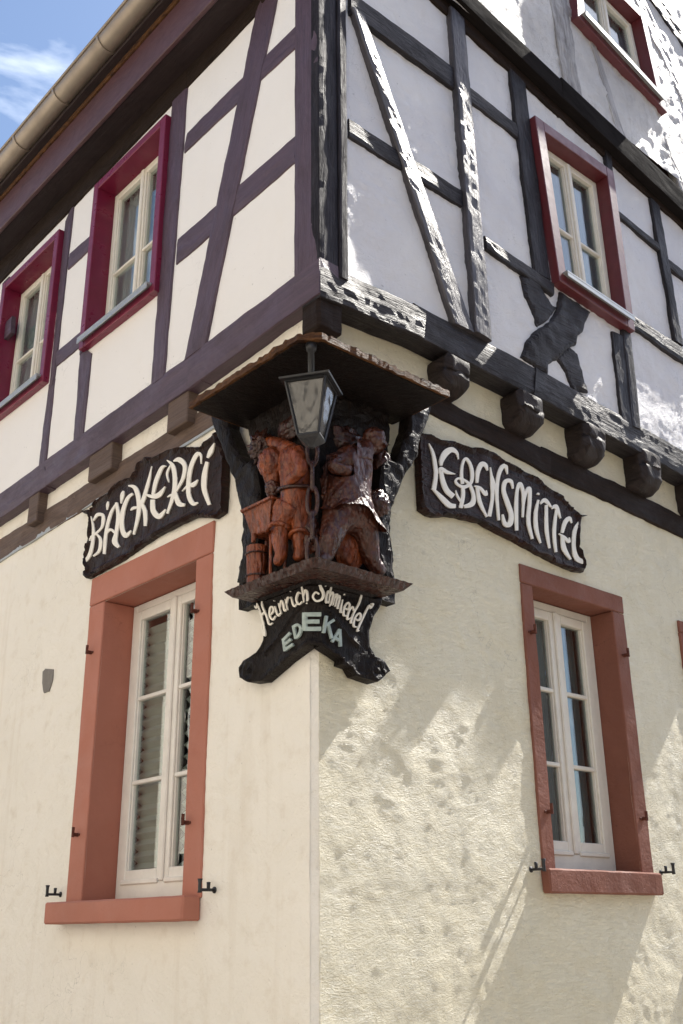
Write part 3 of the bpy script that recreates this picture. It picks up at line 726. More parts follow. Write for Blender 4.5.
Ls = [za_(*s) for s in [
 [(118, 560, 5), (134, 640, 15), (131, 740, 19), (108, 840, 22), (70, 893, 20)],
 [(135, 590, 8), (165, 548, 20), (203, 550, 20), (208, 590, 22), (190, 650, 14), (115, 715, 14), (108, 738, 8)],
 [(160, 690, 10), (188, 730, 20), (178, 810, 18), (135, 850, 10)],
 [(244, 450, 8), (240, 475, 18), (236, 512, 6)], [(356, 372, 8), (347, 405, 24), (338, 465, 6)],
 [(308, 458, 8), (262, 540, 18), (228, 680, 20), (215, 835, 18)],
 [(303, 458, 16), (318, 560, 24), (302, 680, 22), (292, 745, 34), (322, 785, 18)], [(222, 695, 12), (260, 655, 16), (302, 690, 12)],
 [(424, 393, 14), (385, 430, 22), (350, 530, 26), (345, 640, 28), (372, 700, 30), (412, 663, 8)],
 [(392, 335, 8), (440, 350, 26), (466, 430, 28), (465, 540, 24), (430, 692, 12)],
 [(563, 193, 4), (540, 300, 18), (500, 440, 24), (480, 480, 16)], [(480, 455, 18), (512, 520, 26), (516, 630, 18)], [(408, 515, 6), (430, 498, 18), (470, 492, 8)]]]
Ls += [zb_(*s) for s in [
 [(130, 290, 6), (95, 305, 22), (50, 410, 28), (25, 520, 20)], [(-40, 515, 10), (20, 535, 26), (75, 520, 34), (122, 455, 6)],
 [(22, 560, 30), (28, 650, 36), (75, 695, 36), (127, 638, 8)],
 [(138, 243, 6), (185, 290, 28), (202, 400, 30), (190, 520, 28), (140, 672, 14)], [(152, 420, 6), (138, 350, 14), (165, 285, 8)],
 [(190, 250, 8), (238, 240, 36), (280, 290, 28), (265, 390, 22), (205, 500, 14)], [(205, 505, 22), (232, 590, 36), (282, 602, 18)], [(140, 540, 4), (165, 525, 14), (190, 515, 8)],
 [(412, 272, 6), (410, 205, 18), (378, 197, 28), (332, 290, 28), (312, 400, 28), (312, 520, 30), (345, 590, 30), (388, 584, 10)],
 [(258, 492, 4), (310, 445, 18), (350, 440, 32), (386, 400, 6)],
 [(518, 105, 4), (490, 170, 32), (463, 224, 14)], [(460, 256, 22), (438, 370, 36), (438, 480, 34), (478, 602, 22)]]]
sign('bakery_sign', 'dark wavy wooden sign reading BÄCKEREI above the left ground floor window', Side('L', .036), out, Ls, rim)
a4 = lambda *p: Z(410, 430, 7.589, p); a5 = lambda *p: Z(490, 460, 6.209, p)
out = a4((52, 8), (85, 18), (160, 32), (230, 72), (330, 82), (440, 127), (540, 132), (640, 172)) + a5((95, 5), (155, 32), (200, 62), (290, 102), (350, 165), (400, 188), (440, 212), (500, 280), (555, 338), (612, 343), (565, 352), (556, 450), (552, 530), (580, 590), (596, 650), (586, 695), (530, 688), (420, 640), (300, 580), (150, 495), (0, 420)) + \
      a4((540, 700), (380, 662), (290, 650), (230, 652), (190, 657), (140, 640), (100, 612), (82, 600), (76, 450), (70, 300), (60, 100))
Ls = [a4(*s) for s in [
 [(143, 103, 4), (172, 170, 18), (190, 260, 24), (196, 350, 24), (180, 455, 28)], [(178, 450, 12), (215, 488, 22), (255, 530, 32), (300, 572, 34), (345, 578, 26)],
 [(366, 222, 6), (355, 175, 18), (315, 150, 34), (270, 175, 42), (240, 230, 30), (236, 270, 14)], [(225, 330, 10), (232, 292, 20), (280, 320, 22), (342, 335, 4)],
 [(236, 315, 22), (250, 390, 30), (280, 460, 32), (328, 505, 34)],
 [(398, 410, 20), (390, 340, 20), (398, 260, 16), (422, 218, 18), (455, 255, 18), (472, 330, 22), (462, 400, 20), (415, 432, 24), (370, 420, 16), (345, 390, 16), (365, 368, 14), (410, 380, 14), (455, 420, 18), (482, 500, 22), (470, 560, 34), (410, 582, 22)],
 [(400, 430, 20), (402, 500, 24), (384, 592, 24)], [(346, 458, 4), (358, 500, 14), (385, 545, 12)],
 [(588, 308, 8), (572, 268, 26), (540, 262, 32), (515, 320, 26), (508, 400, 16)], [(488, 425, 6), (530, 440, 18), (575, 490, 22), (578, 458, 5)], [(510, 430, 18), (528, 540, 24), (582, 660, 12)],
 [(610, 283, 5), (622, 400, 22), (624, 520, 20), (600, 655, 26)]]]
Ls += [a5(*s) for s in [
 [(108, 88, 5), (97, 38, 19), (72, 48, 22), (50, 110, 18), (42, 220, 17), (55, 374, 12)], [(14, 100, 6), (26, 150, 12), (42, 230, 10)],
 [(142, 178, 8), (130, 132, 18), (95, 135, 22), (85, 190, 20), (108, 265, 24), (132, 340, 24), (122, 398, 28), (92, 395, 22), (78, 338, 8)],
 [(165, 438, 16), (162, 300, 20), (168, 190, 16), (186, 148, 20), (206, 210, 16), (203, 355, 10)], [(204, 300, 10), (222, 205, 14), (244, 178, 20), (246, 260, 18), (238, 380, 20), (263, 490, 12)],
 [(300, 205, 10), (297, 215, 16)], [(300, 248, 10), (284, 330, 18), (288, 430, 20), (314, 516, 8)],
 [(313, 272, 8), (340, 250, 22), (380, 292, 8)], [(350, 280, 14), (350, 420, 20), (368, 548, 12)],
 [(383, 302, 8), (410, 290, 22), (438, 362, 6)], [(412, 310, 12), (398, 450, 18), (410, 572, 12)],
 [(507, 392, 6), (492, 362, 20), (465, 390, 22), (448, 452, 14)], [(428, 458, 5), (460, 480, 15), (490, 508, 14), (492, 482, 4)], [(448, 470, 14), (460, 550, 24), (500, 617, 10)],
 [(553, 385, 12), (526, 440, 20), (520, 540, 20), (540, 612, 26), (588, 635, 24)]]]
sign('grocery_sign', 'dark wavy wooden sign reading LEBENSMITTEL beneath the black joists on the right wall', Side('R', .036), out, Ls, rim)

# ------------------------------------------------------------------ carved corner bracket
cv = thing('carved_corner_bracket', 'dark carved wooden corner bracket with two red brown figures under a little canopy', 'wood carving', (0, 0, 2.7))
r5 = lambda *p: Z(180, 310, 2.53, p)
def planboard(name, dL, dR, c, uL, uR, zb, zt, rise_, m_, jit, taper=0, label=None):
    """a shelf following both walls: underside zb, front edge top zt, top rising to the wall"""
    pts = []
    def seg(p, q, n_): pts.extend([Vector(p).lerp(Vector(q), i/n_) for i in range(n_)])
    seg((.0, uL), (-dL, uL), 8); seg((-dL, uL), (-dL, -dR+c), 40); seg((-dL, -dR+c), (-dL+c, -dR), 8); seg((-dL+c, -dR), (uR, -dR), 44); seg((uR, -dR), (uR, 0), 8); pts.append(Vector((uR, 0)))
    bm = bmesh.new(); B, E, T_ = [], [], []
    for i, p in enumerate(pts):
        n_ = p.normalized() if p.length else Vector((0, 0)); on = 0 if (p.x > -.02 and p.y > -.02) else 1
        j1 = jit*noise.noise(Vector((i*.45, zb, 0))); j2 = jit*(noise.noise(Vector((i*.31, 3, 0)))+.6*noise.noise(Vector((i*1.13, 7, 0))))
        B.append(bm.verts.new((p.x*(1-taper)+n_.x*j1*on*.6, p.y*(1-taper)+n_.y*j1*on*.6, zb+j1*.4)))
        E.append(bm.verts.new((p.x+n_.x*j2*on*.5, p.y+n_.y*j2*on*.5, zt+j2)))
        T_.append(bm.verts.new((p.x*.25+.01, p.y*.25+.01, zt+rise_)))
    for i in range(len(pts)-1):
        bm.faces.new((B[i], B[i+1], E[i+1], E[i])); bm.faces.new((E[i], E[i+1], T_[i+1], T_[i]))
    c0 = bm.verts.new((.02, .02, zb))
    for i in range(len(pts)-1): bm.faces.new((c0, B[i+1], B[i]))
    return link(bm, name, M[m_], cv, label=label)
zc = 3.925
planboard('canopy_board', .335, .365, .075, .50, .51, zc, zc+.006, .0, 'blackwood', .004)
planboard('canopy_edge', .350, .380, .075, .515, .522, zc+.006, zc+.038, .045, 'bark', .015, .0)
planboard('shelf', .200, .240, .02, .386, .370, 2.975, 3.008, .004, 'carve_d', .006, .10)
planboard('shelf_moulding', .085, .095, .02, .31, .30, 2.962, 2.976, 0, 'blackwood', .002, .12)
w0 = Wrap(.055, .065, .03)
bp_ = [list(w0.uz(*p)) for p in r5((176, 240), (172, 300), (182, 340), (178, 385), (166, 470), (160, 560), (150, 690), (545, 690), (532, 560), (530, 470), (524, 385), (530, 330), (526, 240))]
for i_ in (0, -1): bp_[i_][1] = 3.93
for i_ in (6, 7): bp_[i_][1] = 2.97
plate('back_panel', w0, bp_, 0, .07, M['blackwood'], cv, .03, lambda s, z, d: .012*nzv(s, z, 14)+.006*nzv(s, z, 40), .008, px=False)
SL = Side('L', .10); SR = Side('R', .12)
ft = lambda s, z, d: .012*nzv(s, z, 16)+min(.014, d)
plate('side_bracket', SL, r5((74, 228), (84, 290), (112, 362), (138, 430), (156, 500), (164, 560), (160, 620), (143, 690), (180, 690), (186, 640), (200, 560), (205, 480), (200, 400), (182, 380), (168, 388), (150, 365), (135, 330), (122, 295), (126, 228)), 0, .07, M['blackwood'], cv, .025, ft, .006)
plate('side_bracket', SR, r5((583, 228), (640, 228), (622, 290), (606, 330), (600, 372), (582, 396), (562, 430), (542, 480), (531, 520), (529, 580), (536, 640), (547, 690), (510, 675), (492, 600), (495, 540), (500, 480), (508, 400), (522, 378), (548, 384), (560, 345), (578, 300)), 0, .07, M['blackwood'], cv, .025, ft, .006)
# name board bent round the corner
wb = Wrap(.062, .072, .045)
ol = r5((185, 725), (186, 745), (203, 765), (214, 795), (212, 835), (195, 868), (165, 888), (151, 905), (154, 930), (178, 943), (208, 938), (238, 912), (270, 884), (300, 862), (322, 846), (332, 844), (345, 846), (385, 866), (412, 884), (410, 896), (432, 903), (445, 925), (470, 934), (495, 942), (512, 925), (530, 914), (515, 890), (490, 876), (479, 850), (478, 810), (490, 775), (508, 745), (510, 725))
sz = [list(wb.uz(*p)) for p in ol]; sz[0][1] = 2.968; sz[-1][1] = 2.968
zz5 = lambda *p: [Vector(wb.uz(*q)) for q in r5(*p)]
ridge = zz5((215, 870), (250, 830), (290, 765), (330, 738), (380, 765), (420, 820), (450, 850))
def dl(p, poly):
    return min((p-(a+(b-a)*max(0, min(1, (p-a).dot(b-a)/(b-a).length_squared)))).length for a, b in zip(poly, poly[1:]))
curls = zz5((180, 912), (495, 912)); 
def bfront(s, z, d):
    p = Vector((s, z)); r = dl(p, ridge); h = .012*max(0, 1-r/.014)+(.008*max(0, 1-abs(d-.008)/.012))
    for c in curls:
        q = (p-c).length
        if q < .11: h += .022*max(0, 1-q/.10)+.010*math.cos(q*150)*max(0, 1-q/.07)
    return h+.003*nzv(s, z, 25)
plate('name_board', wb, sz, 0, .055, M['blackwood'], cv, .014, bfront, .002, px=False)
# script lettering: unit letters on a baseline (x along, y up in x-heights)
GLY = {
 'H': [[(-.25, 2.0), (-.05, 1.75), (.2, 2.05)], [(.2, 2.05), (.3, 1.2), (.3, .2), (.15, -.6), (-.05, -.3), (.1, .3)], [(.75, 2.1), (.6, 1.6), (.75, .6), (.8, -.1), (1.1, -.2)], [(.2, .95), (.5, 1.0), (.75, 1.1)]],
 'e': [[(.1, .5), (.4, .6), (.42, .95), (.2, 1.0), (.05, .5), (.2, .02), (.5, .15)]],
 'i': [[(.1, .9), (.15, .3), (.25, .0), (.42, .12)], [(.1, 1.38), (.14, 1.3)]],
 'n': [[(.05, .95), (.1, 0)], [(.1, .55), (.28, .98), (.4, .8), (.42, .1), (.58, .1)]],
 'r': [[(.05, .95), (.1, 0)], [(.1, .55), (.25, .95), (.42, .85)]],
 'c': [[(.42, .82), (.25, 1.0), (.05, .5), (.2, .0), (.45, .15)]],
 'h': [[(.45, 1.9), (.25, 2.1), (.08, 1.6), (.1, 0)], [(.1, .55), (.3, .98), (.45, .75), (.42, .1), (.3, -.2)]],
 'S': [[(1.0, 1.45), (1.12, 1.85), (.85, 2.1), (.5, 1.9), (.45, 1.4), (.75, 1.0), (.82, .45), (.5, 0), (.12, .12), (.05, .5), (.3, .68)]],
 'm': [[(.05, .95), (.08, 0)], [(.08, .55), (.22, .98), (.32, .75), (.34, 0)], [(.34, .55), (.48, .98), (.6, .75), (.62, .1), (.75, .1)]],
 'd': [[(.4, .85), (.18, 1.0), (.03, .5), (.15, .0), (.38, .3)], [(.2, 2.1), (.45, 2.2), (.55, 1.6), (.45, .7), (.5, .05), (.62, .1)]],
 'l': [[(.3, 2.1), (.6, 2.2), (.5, 1.85), (.2, 1.9), (.15, .6), (.2, 0), (.4, .1)]]}
ADV = {'H': .95, 'e': .5, 'i': .38, 'n': .58, 'r': .42, 'c': .48, 'h': .6, 'S': 1.2, 'm': .78, 'd': .62, 'l': .4}
def script(bm, mp, word, base, up, wpx):
    """base: baseline polyline in px, up: px vectors for one x-height at each end"""
    tot = sum(ADV[c] for c in word); x = 0
    bl = catmull([tuple(p) for p in base], 12)
    def bp(t):
        f_ = max(0, min(1, t))*(len(bl)-1); i = min(int(f_), len(bl)-2); g = f_-i
        P_ = Vector(bl[i]).lerp(Vector(bl[i+1]), g); D = (Vector(bl[i+1])-Vector(bl[i]))*(len(bl)-1)
        if t < 0: P_ += D*t
        if t > 1: P_ += D*(t-1)
        return P_, Vector(up[0]).lerp(Vector(up[1]), max(0, min(1, t)))
    for c in word:
        for st in GLY[c]:
            pts = []
            for i, (gx_, gy_) in enumerate(st):
                p_, u_ = bp((x+gx_)/tot); q = p_+u_*gy_
                w = wpx*(1.15 if 0 < i < len(st)-1 else .6); pts.append((q.x, q.y, w))
            ribbon(bm, mp, pts, .010, .008, 5)
        x += ADV[c]
bm = bmesh.new()
script(bm, wb, 'Heinrich', [(263.5, 629), (277, 618), (293, 608), (310, 601)], [(-3.2, -12.0), (-1.0, -11.5)], 1.45)
script(bm, wb, 'chmiedel', [(324.5, 602.5), (334, 607), (346, 619), (357.5, 632)], [(1.4, -11.5), (6.2, -13)], 1.45)
ribbon(bm, wb, Z(310, 570, 7.589, [(108, 128, 8), (130, 92, 11), (118, 58, 12), (82, 55, 13), (62, 92, 14), (78, 140, 15), (96, 185, 15), (82, 226, 14), (45, 238, 13), (24, 205, 12), (42, 172, 11), (66, 186, 8)]), .010, .008, 6)
link(bm, 'script_lettering', M['lettering'], cv)
BG = {'E': [[(0, 0), (0, 1)], [(0, .9), (1, .9)], [(0, .5), (.9, .5)], [(0, .1), (1, .1)]], 'D': [[(.05, 0), (.05, 1)], [(.0, .92), (.6, .9), (.95, .5), (.6, .1), (0, .08)]],
      'K': [[(.05, 0), (.05, 1)], [(.1, .45), (.9, 1)], [(.35, .6), (.95, 0)]], 'A': [[(0, 0), (.45, 1)], [(.45, 1), (.95, 0)], [(.2, .33), (.75, .33)]]}
def block(bm, mp, c, q, w):
    for st in BG[c]:
        pts = []
        for (a_, b_) in st:
            t_ = Vector(q[0]).lerp(Vector(q[1]), a_); o_ = Vector(q[3]).lerp(Vector(q[2]), a_); p_ = o_.lerp(t_, b_); pts.append((p_.x, p_.y, w))
        if len(pts) == 2: pts = [pts[0], tuple((a+b)/2 for a, b in zip(*pts)), pts[1]]
        ribbon(bm, mp, pts, .012, .010, 4)
bm = bmesh.new()
h5 = lambda *p: Z(235, 570, 8.035, p); h6 = lambda *p: Z(310, 570, 7.589, p)
block(bm, wb, 'E', h5((400, 555), (455, 495), (482, 610), (415, 655)), 2.6)
block(bm, wb, 'D', h5((478, 452), (540, 420), (546, 520), (500, 558)), 2.6)
block(bm, wb, 'E', [(306, 613), (320, 613), (320, 631), (306, 631)], 4.0)
block(bm, wb, 'K', h6((112, 350), (180, 385), (160, 525), (92, 478)), 2.7)
block(bm, wb, 'A', h6((200, 440), (235, 470), (225, 585), (158, 548)), 2.6)
link(bm, 'block_lettering', M['blueletter'], cv)

# figures
def JL(px, py, t): return unp(px, py, 0, -t)
def JR(px, py, t): return unp(px, py, 1, -t)
zB = lambda x, y: (230+x/6.02, 420+y/6.02); zC = lambda x, y: (300+x/5.39, 400+y/5.39)
J = {n: (JL(*zB(x, y), t), r) for n, (x, y, t, r) in {
 'pelvis': (405, 440, .105, .058), 'belly': (392, 340, .11, .052), 'chest': (375, 235, .115, .055), 'upper': (350, 190, .12, .045), 'neck': (318, 205, .135, .028),
 'head': (285, 262, .15, .036), 'crown': (262, 300, .155, .042), 'face': (255, 350, .15, .034), 'beard': (262, 405, .14, .024), 'beard2': (250, 440, .14, .012), 'nose': (225, 350, .19, .010),
 'sh1': (400, 195, .15, .030), 'el1': (442, 290, .165, .025), 'wr1': (375, 358, .18, .017), 'ha1': (338, 372, .18, .019),
 'sh2': (325, 160, .10, .030), 'el2': (255, 130, .09, .022), 'wr2': (200, 140, .09, .016), 'ha2': (172, 155, .09, .018),
 'th1': (375, 515, .14, .040), 'kn1': (305, 612, .155, .031), 'ca1': (298, 710, .155, .031), 'an1': (312, 820, .15, .022), 'to1': (275, 880, .165, .018),
 'th2': (430, 560, .09, .040), 'kn2': (415, 670, .09, .034), 'an2': (425, 810, .08, .022), 'to2': (385, 850, .10, .017)}.items()}
E_ = [('pelvis', 'belly'), ('belly', 'chest'), ('chest', 'upper'), ('upper', 'neck'), ('neck', 'head'), ('head', 'crown'), ('crown', 'face'), ('face', 'beard'), ('face', 'nose'), ('beard', 'beard2'),
      ('chest', 'sh1'), ('sh1', 'el1'), ('el1', 'wr1'), ('wr1', 'ha1'), ('upper', 'sh2'), ('sh2', 'el2'), ('el2', 'wr2'), ('wr2', 'ha2'),
      ('pelvis', 'th1'), ('th1', 'kn1'), ('kn1', 'ca1'), ('ca1', 'an1'), ('an1', 'to1'), ('pelvis', 'th2'), ('th2', 'kn2'), ('kn2', 'an2'), ('an2', 'to2')]
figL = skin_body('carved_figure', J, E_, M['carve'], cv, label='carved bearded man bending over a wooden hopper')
J = {n: (JR(*zC(x, y), t), r) for n, (x, y, t, r) in {
 'pelvis': (260, 560, .12, .066), 'belly': (265, 470, .125, .062), 'chest': (285, 370, .135, .060), 'upper': (310, 300, .14, .048), 'neck': (365, 250, .15, .026),
 'head': (405, 225, .16, .036), 'face': (425, 215, .165, .036), 'chin': (432, 250, .165, .024), 'nose': (452, 228, .195, .009),
 'sh1': (325, 295, .175, .038), 'el1': (355, 370, .18, .030), 'wr1': (330, 430, .19, .020), 'ha1': (305, 440, .195, .022),
 'sh2': (215, 315, .15, .030), 'el2': (170, 365, .17, .024), 'wr2': (235, 375, .19, .020), 'ha2': (282, 385, .20, .022),
 'th1': (330, 650, .14, .052), 'kn1': (362, 740, .15, .040), 'an1': (385, 870, .14, .030), 'to1': (450, 945, .15, .020),
 'th2': (205, 660, .13, .048), 'kn2': (165, 740, .15, .038), 'an2': (135, 850, .13, .026), 'to2': (100, 875, .15, .018)}.items()}
E2 = [('pelvis', 'belly'), ('belly', 'chest'), ('chest', 'upper'), ('upper', 'neck'), ('neck', 'head'), ('head', 'face'), ('face', 'chin'), ('face', 'nose'),
      ('chest', 'sh1'), ('sh1', 'el1'), ('el1', 'wr1'), ('wr1', 'ha1'), ('chest', 'sh2'), ('sh2', 'el2'), ('el2', 'wr2'), ('wr2', 'ha2'),
      ('pelvis', 'th1'), ('th1', 'kn1'), ('kn1', 'an1'), ('an1', 'to1'), ('pelvis', 'th2'), ('th2', 'kn2'), ('kn2', 'an2'), ('an2', 'to2')]
for n_ in J: J[n_] = (J[n_][0], J[n_][1]*(1.22 if n_ in ('pelvis', 'belly', 'chest', 'upper', 'th1', 'th2', 'sh1', 'el1', 'sh2') else 1.08))
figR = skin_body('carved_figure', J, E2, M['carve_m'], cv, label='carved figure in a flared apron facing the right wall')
# apron skirt with a wavy hem
bm = bmesh.new(); rows = []
c_top = JR(*zC(265, 500), .125); c_bot = JR(*zC(285, 650), .14)
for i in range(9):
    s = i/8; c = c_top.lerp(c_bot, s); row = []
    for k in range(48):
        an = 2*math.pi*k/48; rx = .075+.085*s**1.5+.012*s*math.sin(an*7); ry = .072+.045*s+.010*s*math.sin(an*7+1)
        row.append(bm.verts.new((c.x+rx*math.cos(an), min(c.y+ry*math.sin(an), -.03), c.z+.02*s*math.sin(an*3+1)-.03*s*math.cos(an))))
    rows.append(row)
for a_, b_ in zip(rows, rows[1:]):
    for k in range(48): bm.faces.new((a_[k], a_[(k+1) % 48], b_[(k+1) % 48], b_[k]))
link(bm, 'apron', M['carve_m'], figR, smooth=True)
bm = bmesh.new()
for (x, y, t, rr) in ((292, 655, .158, .050), (420, 690, .09, .044)):
    c = JL(*zB(x, y), t); tube(bm, [c+Vector((rr*math.cos(2*math.pi*k/20), rr*math.sin(2*math.pi*k/20), .008*math.sin(4*math.pi*k/20))) for k in range(21)], .011, 6, False)
link(bm, 'boot_cuff', M['carve'], figL, smooth=True)
bm = bmesh.new(); c = JL(*zB(400, 425), .108)
tube(bm, [c+Vector((.080*math.cos(2*math.pi*k/28), .080*math.sin(2*math.pi*k/28), .012*math.sin(2*math.pi*k/28+1))) for k in range(29)], .010, 6, False)
link(bm, 'belt', M['carve_d'], figL, smooth=True)
# hair of the bearded man and foliage by his raised hand, a ridged loaf behind the other figure
def lump(name, c, r, m_, parent, amp=.3, fr=28, stretch=(1, 1, 1), label=None):
    bm = bmesh.new(); bmesh.ops.create_icosphere(bm, subdivisions=4, radius=1)
    for v in bm.verts:
        n_ = v.co.normalized(); k = 1+amp*noise.noise(Vector(c)*7+n_*fr*.12)+amp*.5*math.sin(n_.z*fr*.7+3*noise.noise(n_*3))*.4
        v.co = Vector(c)+Vector((n_.x*stretch[0], n_.y*stretch[1], n_.z*stretch[2]))*r*k
    return link(bm, name, m_, parent, smooth=True, label=label)
lump('hair', JL(*zB(258, 262), .160), .066, M['carve'], figL, .16, 40, (1, 1, 1.15))
lump('beard', JL(*zB(258, 415), .160), .034, M['carve_m'], figL, .25, 44, (1, 1, 1.3))
lump('carved_foliage', JL(*zB(185, 160), .095), .062, M['carve_d'], cv, .6, 40, (.7, 1, 1.15))
lump('carved_foliage', JL(*zB(200, 225), .075), .040, M['carve_d'], cv, .6, 40, (.7, 1, 1))
lump('carved_loaf', JR(*zC(420, 560), .12), .055, M['carve_d'], cv, .25, 46, (1.0, .8, 1.25))
lump('headscarf', JR(*zC(398, 212), .165), .056, M['carve_m'], figR, .12, 20, (1, 1, 1))
lump('carved_sack', JR(*zC(440, 350), .08), .055, M['carve_m'], cv, .2, 20, (.9, .9, 1.3))
lump('carved_sack', JR(*zC(262, 800), .07), .075, M['carve'], cv, .15, 14, (1.1, .7, 1.5))
lump('carved_sack', JR(*zC(180, 470), .07), .080, M['carve_m'], cv, .25, 16, (1.0, .7, 1.6))
lump('carved_sack', JR(*zC(250, 225), .05), .070, M['carve_d'], cv, .35, 22, (1.5, .6, 1.0))
lump('carved_sack', JL(*zB(455, 700), .05), .070, M['carve_m'], cv, .2, 16, (.7, 1.1, 1.6))
lump('carved_sack', JL(*zB(250, 560), .05), .060, M['carve_d'], cv, .3, 18, (.7, 1.2, 1.4))
lump('carved_sack', JL(*zB(380, 60), .05), .070, M['carve_d'], cv, .35, 22, (.6, 1.3, 1.0))
# wooden hopper on legs and the slatted bucket under its spout
hp = bpy.data.objects.new('hopper', None); COL.objects.link(hp); hp.parent = cv
tl, tr_, br, bl_ = [zB(*p) for p in ((85, 545), (262, 462), (240, 660), (130, 700))]
def fr_(bm, quadpx, t0, t1, e=0):
    vs = [bm.verts.new(JL(*p, t)) for t in (t0, t1) for p in quadpx]
    for q in ((0, 1, 2, 3), (4, 5, 6, 7), (0, 1, 5, 4), (1, 2, 6, 5), (2, 3, 7, 6), (3, 0, 4, 7)): bm.faces.new([vs[i] for i in q])
bm = bmesh.new()
A = [JL(*p, .20) for p in (tl, tr_)]; za0, za1 = A[0].z, A[1].z; zt_ = (za0+za1)/2; y0_, y1_ = A[0].y, A[1].y
zb0 = (JL(*br, .17).z+JL(*bl_, .17).z)/2; yb0, yb1 = JL(*bl_, .17).y, JL(*br, .17).y
top = [(-.05, y0_), (-.21, y0_), (-.21, y1_), (-.05, y1_)]; bot = [(-.08, yb0), (-.17, yb0), (-.17, yb1), (-.08, yb1)]
vt = [bm.verts.new((x, y, zt_)) for x, y in top]; vb = [bm.verts.new((x, y, zb0)) for x, y in bot]
vi = [bm.verts.new((x*.97+.0, (y_-(y0_+y1_)/2)*.85+(y0_+y1_)/2, zt_-.01)) for x, y_ in top]
for k in range(4): bm.faces.new((vt[k], vt[(k+1) % 4], vb[(k+1) % 4], vb[k])); bm.faces.new((vt[k], vt[(k+1) % 4], vi[(k+1) % 4], vi[k]))
bm.faces.new(vb); bm.faces.new(vi)
bmesh.ops.bevel(bm, geom=bm.edges[:], offset=.003, segments=2, affect='EDGES')
link(bm, 'trough', M['carve'], hp)
bm = bmesh.new()
for k in range(4):
    a_, b_ = top[k], top[(k+1) % 4]
    tube(bm, [(a_[0]*1.02, a_[1], zt_-.006), (b_[0]*1.02, b_[1], zt_-.006)], .008, 6)
link(bm, 'trough_rim', M['carve'], hp)
zsh = 3.008
for (x, y) in ((-.165, yb1), (-.085, yb0), (-.085, yb1)):
    bm = bmesh.new(); tube(bm, [(x, y, zb0+.01), (x, y-.003, zsh)], .0075, 8); link(bm, 'leg', M['carve'], hp)
bm = bmesh.new(); p = JL(*zB(145, 700), .175); tube(bm, [(p.x, p.y, zb0+.005), (p.x-.004, p.y, p.z-.03)], [.014, .009], 8); link(bm, 'spout', M['carve'], hp)
bc = JL(*zB(160, 850), .145); zt2 = JL(*zB(160, 762), .145).z
bk = bpy.data.objects.new('bucket', None); COL.objects.link(bk); bk.parent = cv
bm = bmesh.new(); K = 40; rows = []
for i in range(6):
    s = i/5; row = []
    for k in range(K):
        r = (.040+.007*s)*(1-(.06 if k % 5 == 0 else 0)); an = 2*math.pi*k/K
        row.append(bm.verts.new((bc.x+r*math.cos(an), bc.y+r*math.sin(an)*1.05, zsh-.004+(zt2-zsh)*s)))
    rows.append(row)
for a_, b_ in zip(rows, rows[1:]):
    for k in range(K): bm.faces.new((a_[k], a_[(k+1) % K], b_[(k+1) % K], b_[k]))
bm.faces.new(rows[0]); inner = [bm.verts.new((bc.x+(v.co.x-bc.x)*.85, bc.y+(v.co.y-bc.y)*.85, v.co.z-.01)) for v in rows[-1]]
for k in range(K): bm.faces.new((rows[-1][k], rows[-1][(k+1) % K], inner[(k+1) % K], inner[k]))
bm.faces.new(inner); link(bm, 'staves', M['carve'], bk)
for s in (.22, .78):
    bm = bmesh.new(); r = .043+.007*s; z = zsh+(zt2-zsh)*s
    tube(bm, [(bc.x+r*math.cos(2*math.pi*k/24), bc.y+r*math.sin(2*math.pi*k/24)*1.05, z) for k in range(25)], .004, 6, False)
    link(bm, 'hoop', M['carve_d'], bk)
# carved chain standing at the corner between the figures
LX, LY = -.285, -.320
def onaxis(px_y, x=LX, y=LY):
    """height on a vertical line through (x, y) that shows at picture row px_y"""
    lo, hi = 2.0, 5.0
    for _ in range(40):
        m_ = (lo+hi)/2; d = Vector((x, y, m_))-CAM; yy = 512-FPX*d.dot(UP2)/d.dot(FW)
        if yy > px_y: lo = m_
        else: hi = m_
    return lo
cx_, cy_ = -.135, -.150
bm = bmesh.new(); zt3, zb3 = onaxis(440, cx_, cy_), 3.008; nl = 5; hl = (zt3-zb3)/nl
for i in range(nl):
    zc_ = zb3+hl*(i+.5); an = math.radians(45)+(math.pi/2 if i % 2 else 0); dx, dy = -math.sin(an+math.pi/2*0), math.cos(an)
    dx, dy = (math.sin(math.radians(42)+ (math.pi/2)), math.cos(math.radians(42)+(math.pi/2))) if i % 2 == 0 else (math.sin(math.radians(42)), math.cos(math.radians(42)))
    w_ = .022 if i % 2 == 0 else .018
    tube(bm, [(cx_+dx*w_*math.cos(q), cy_+dy*w_*math.cos(q), zc_+hl*.58*math.sin(q)) for q in [2*math.pi*k/20 for k in range(21)]], .0095, 7, False)
link(bm, 'carved_chain', M['carve_d'], cv, smooth=True)

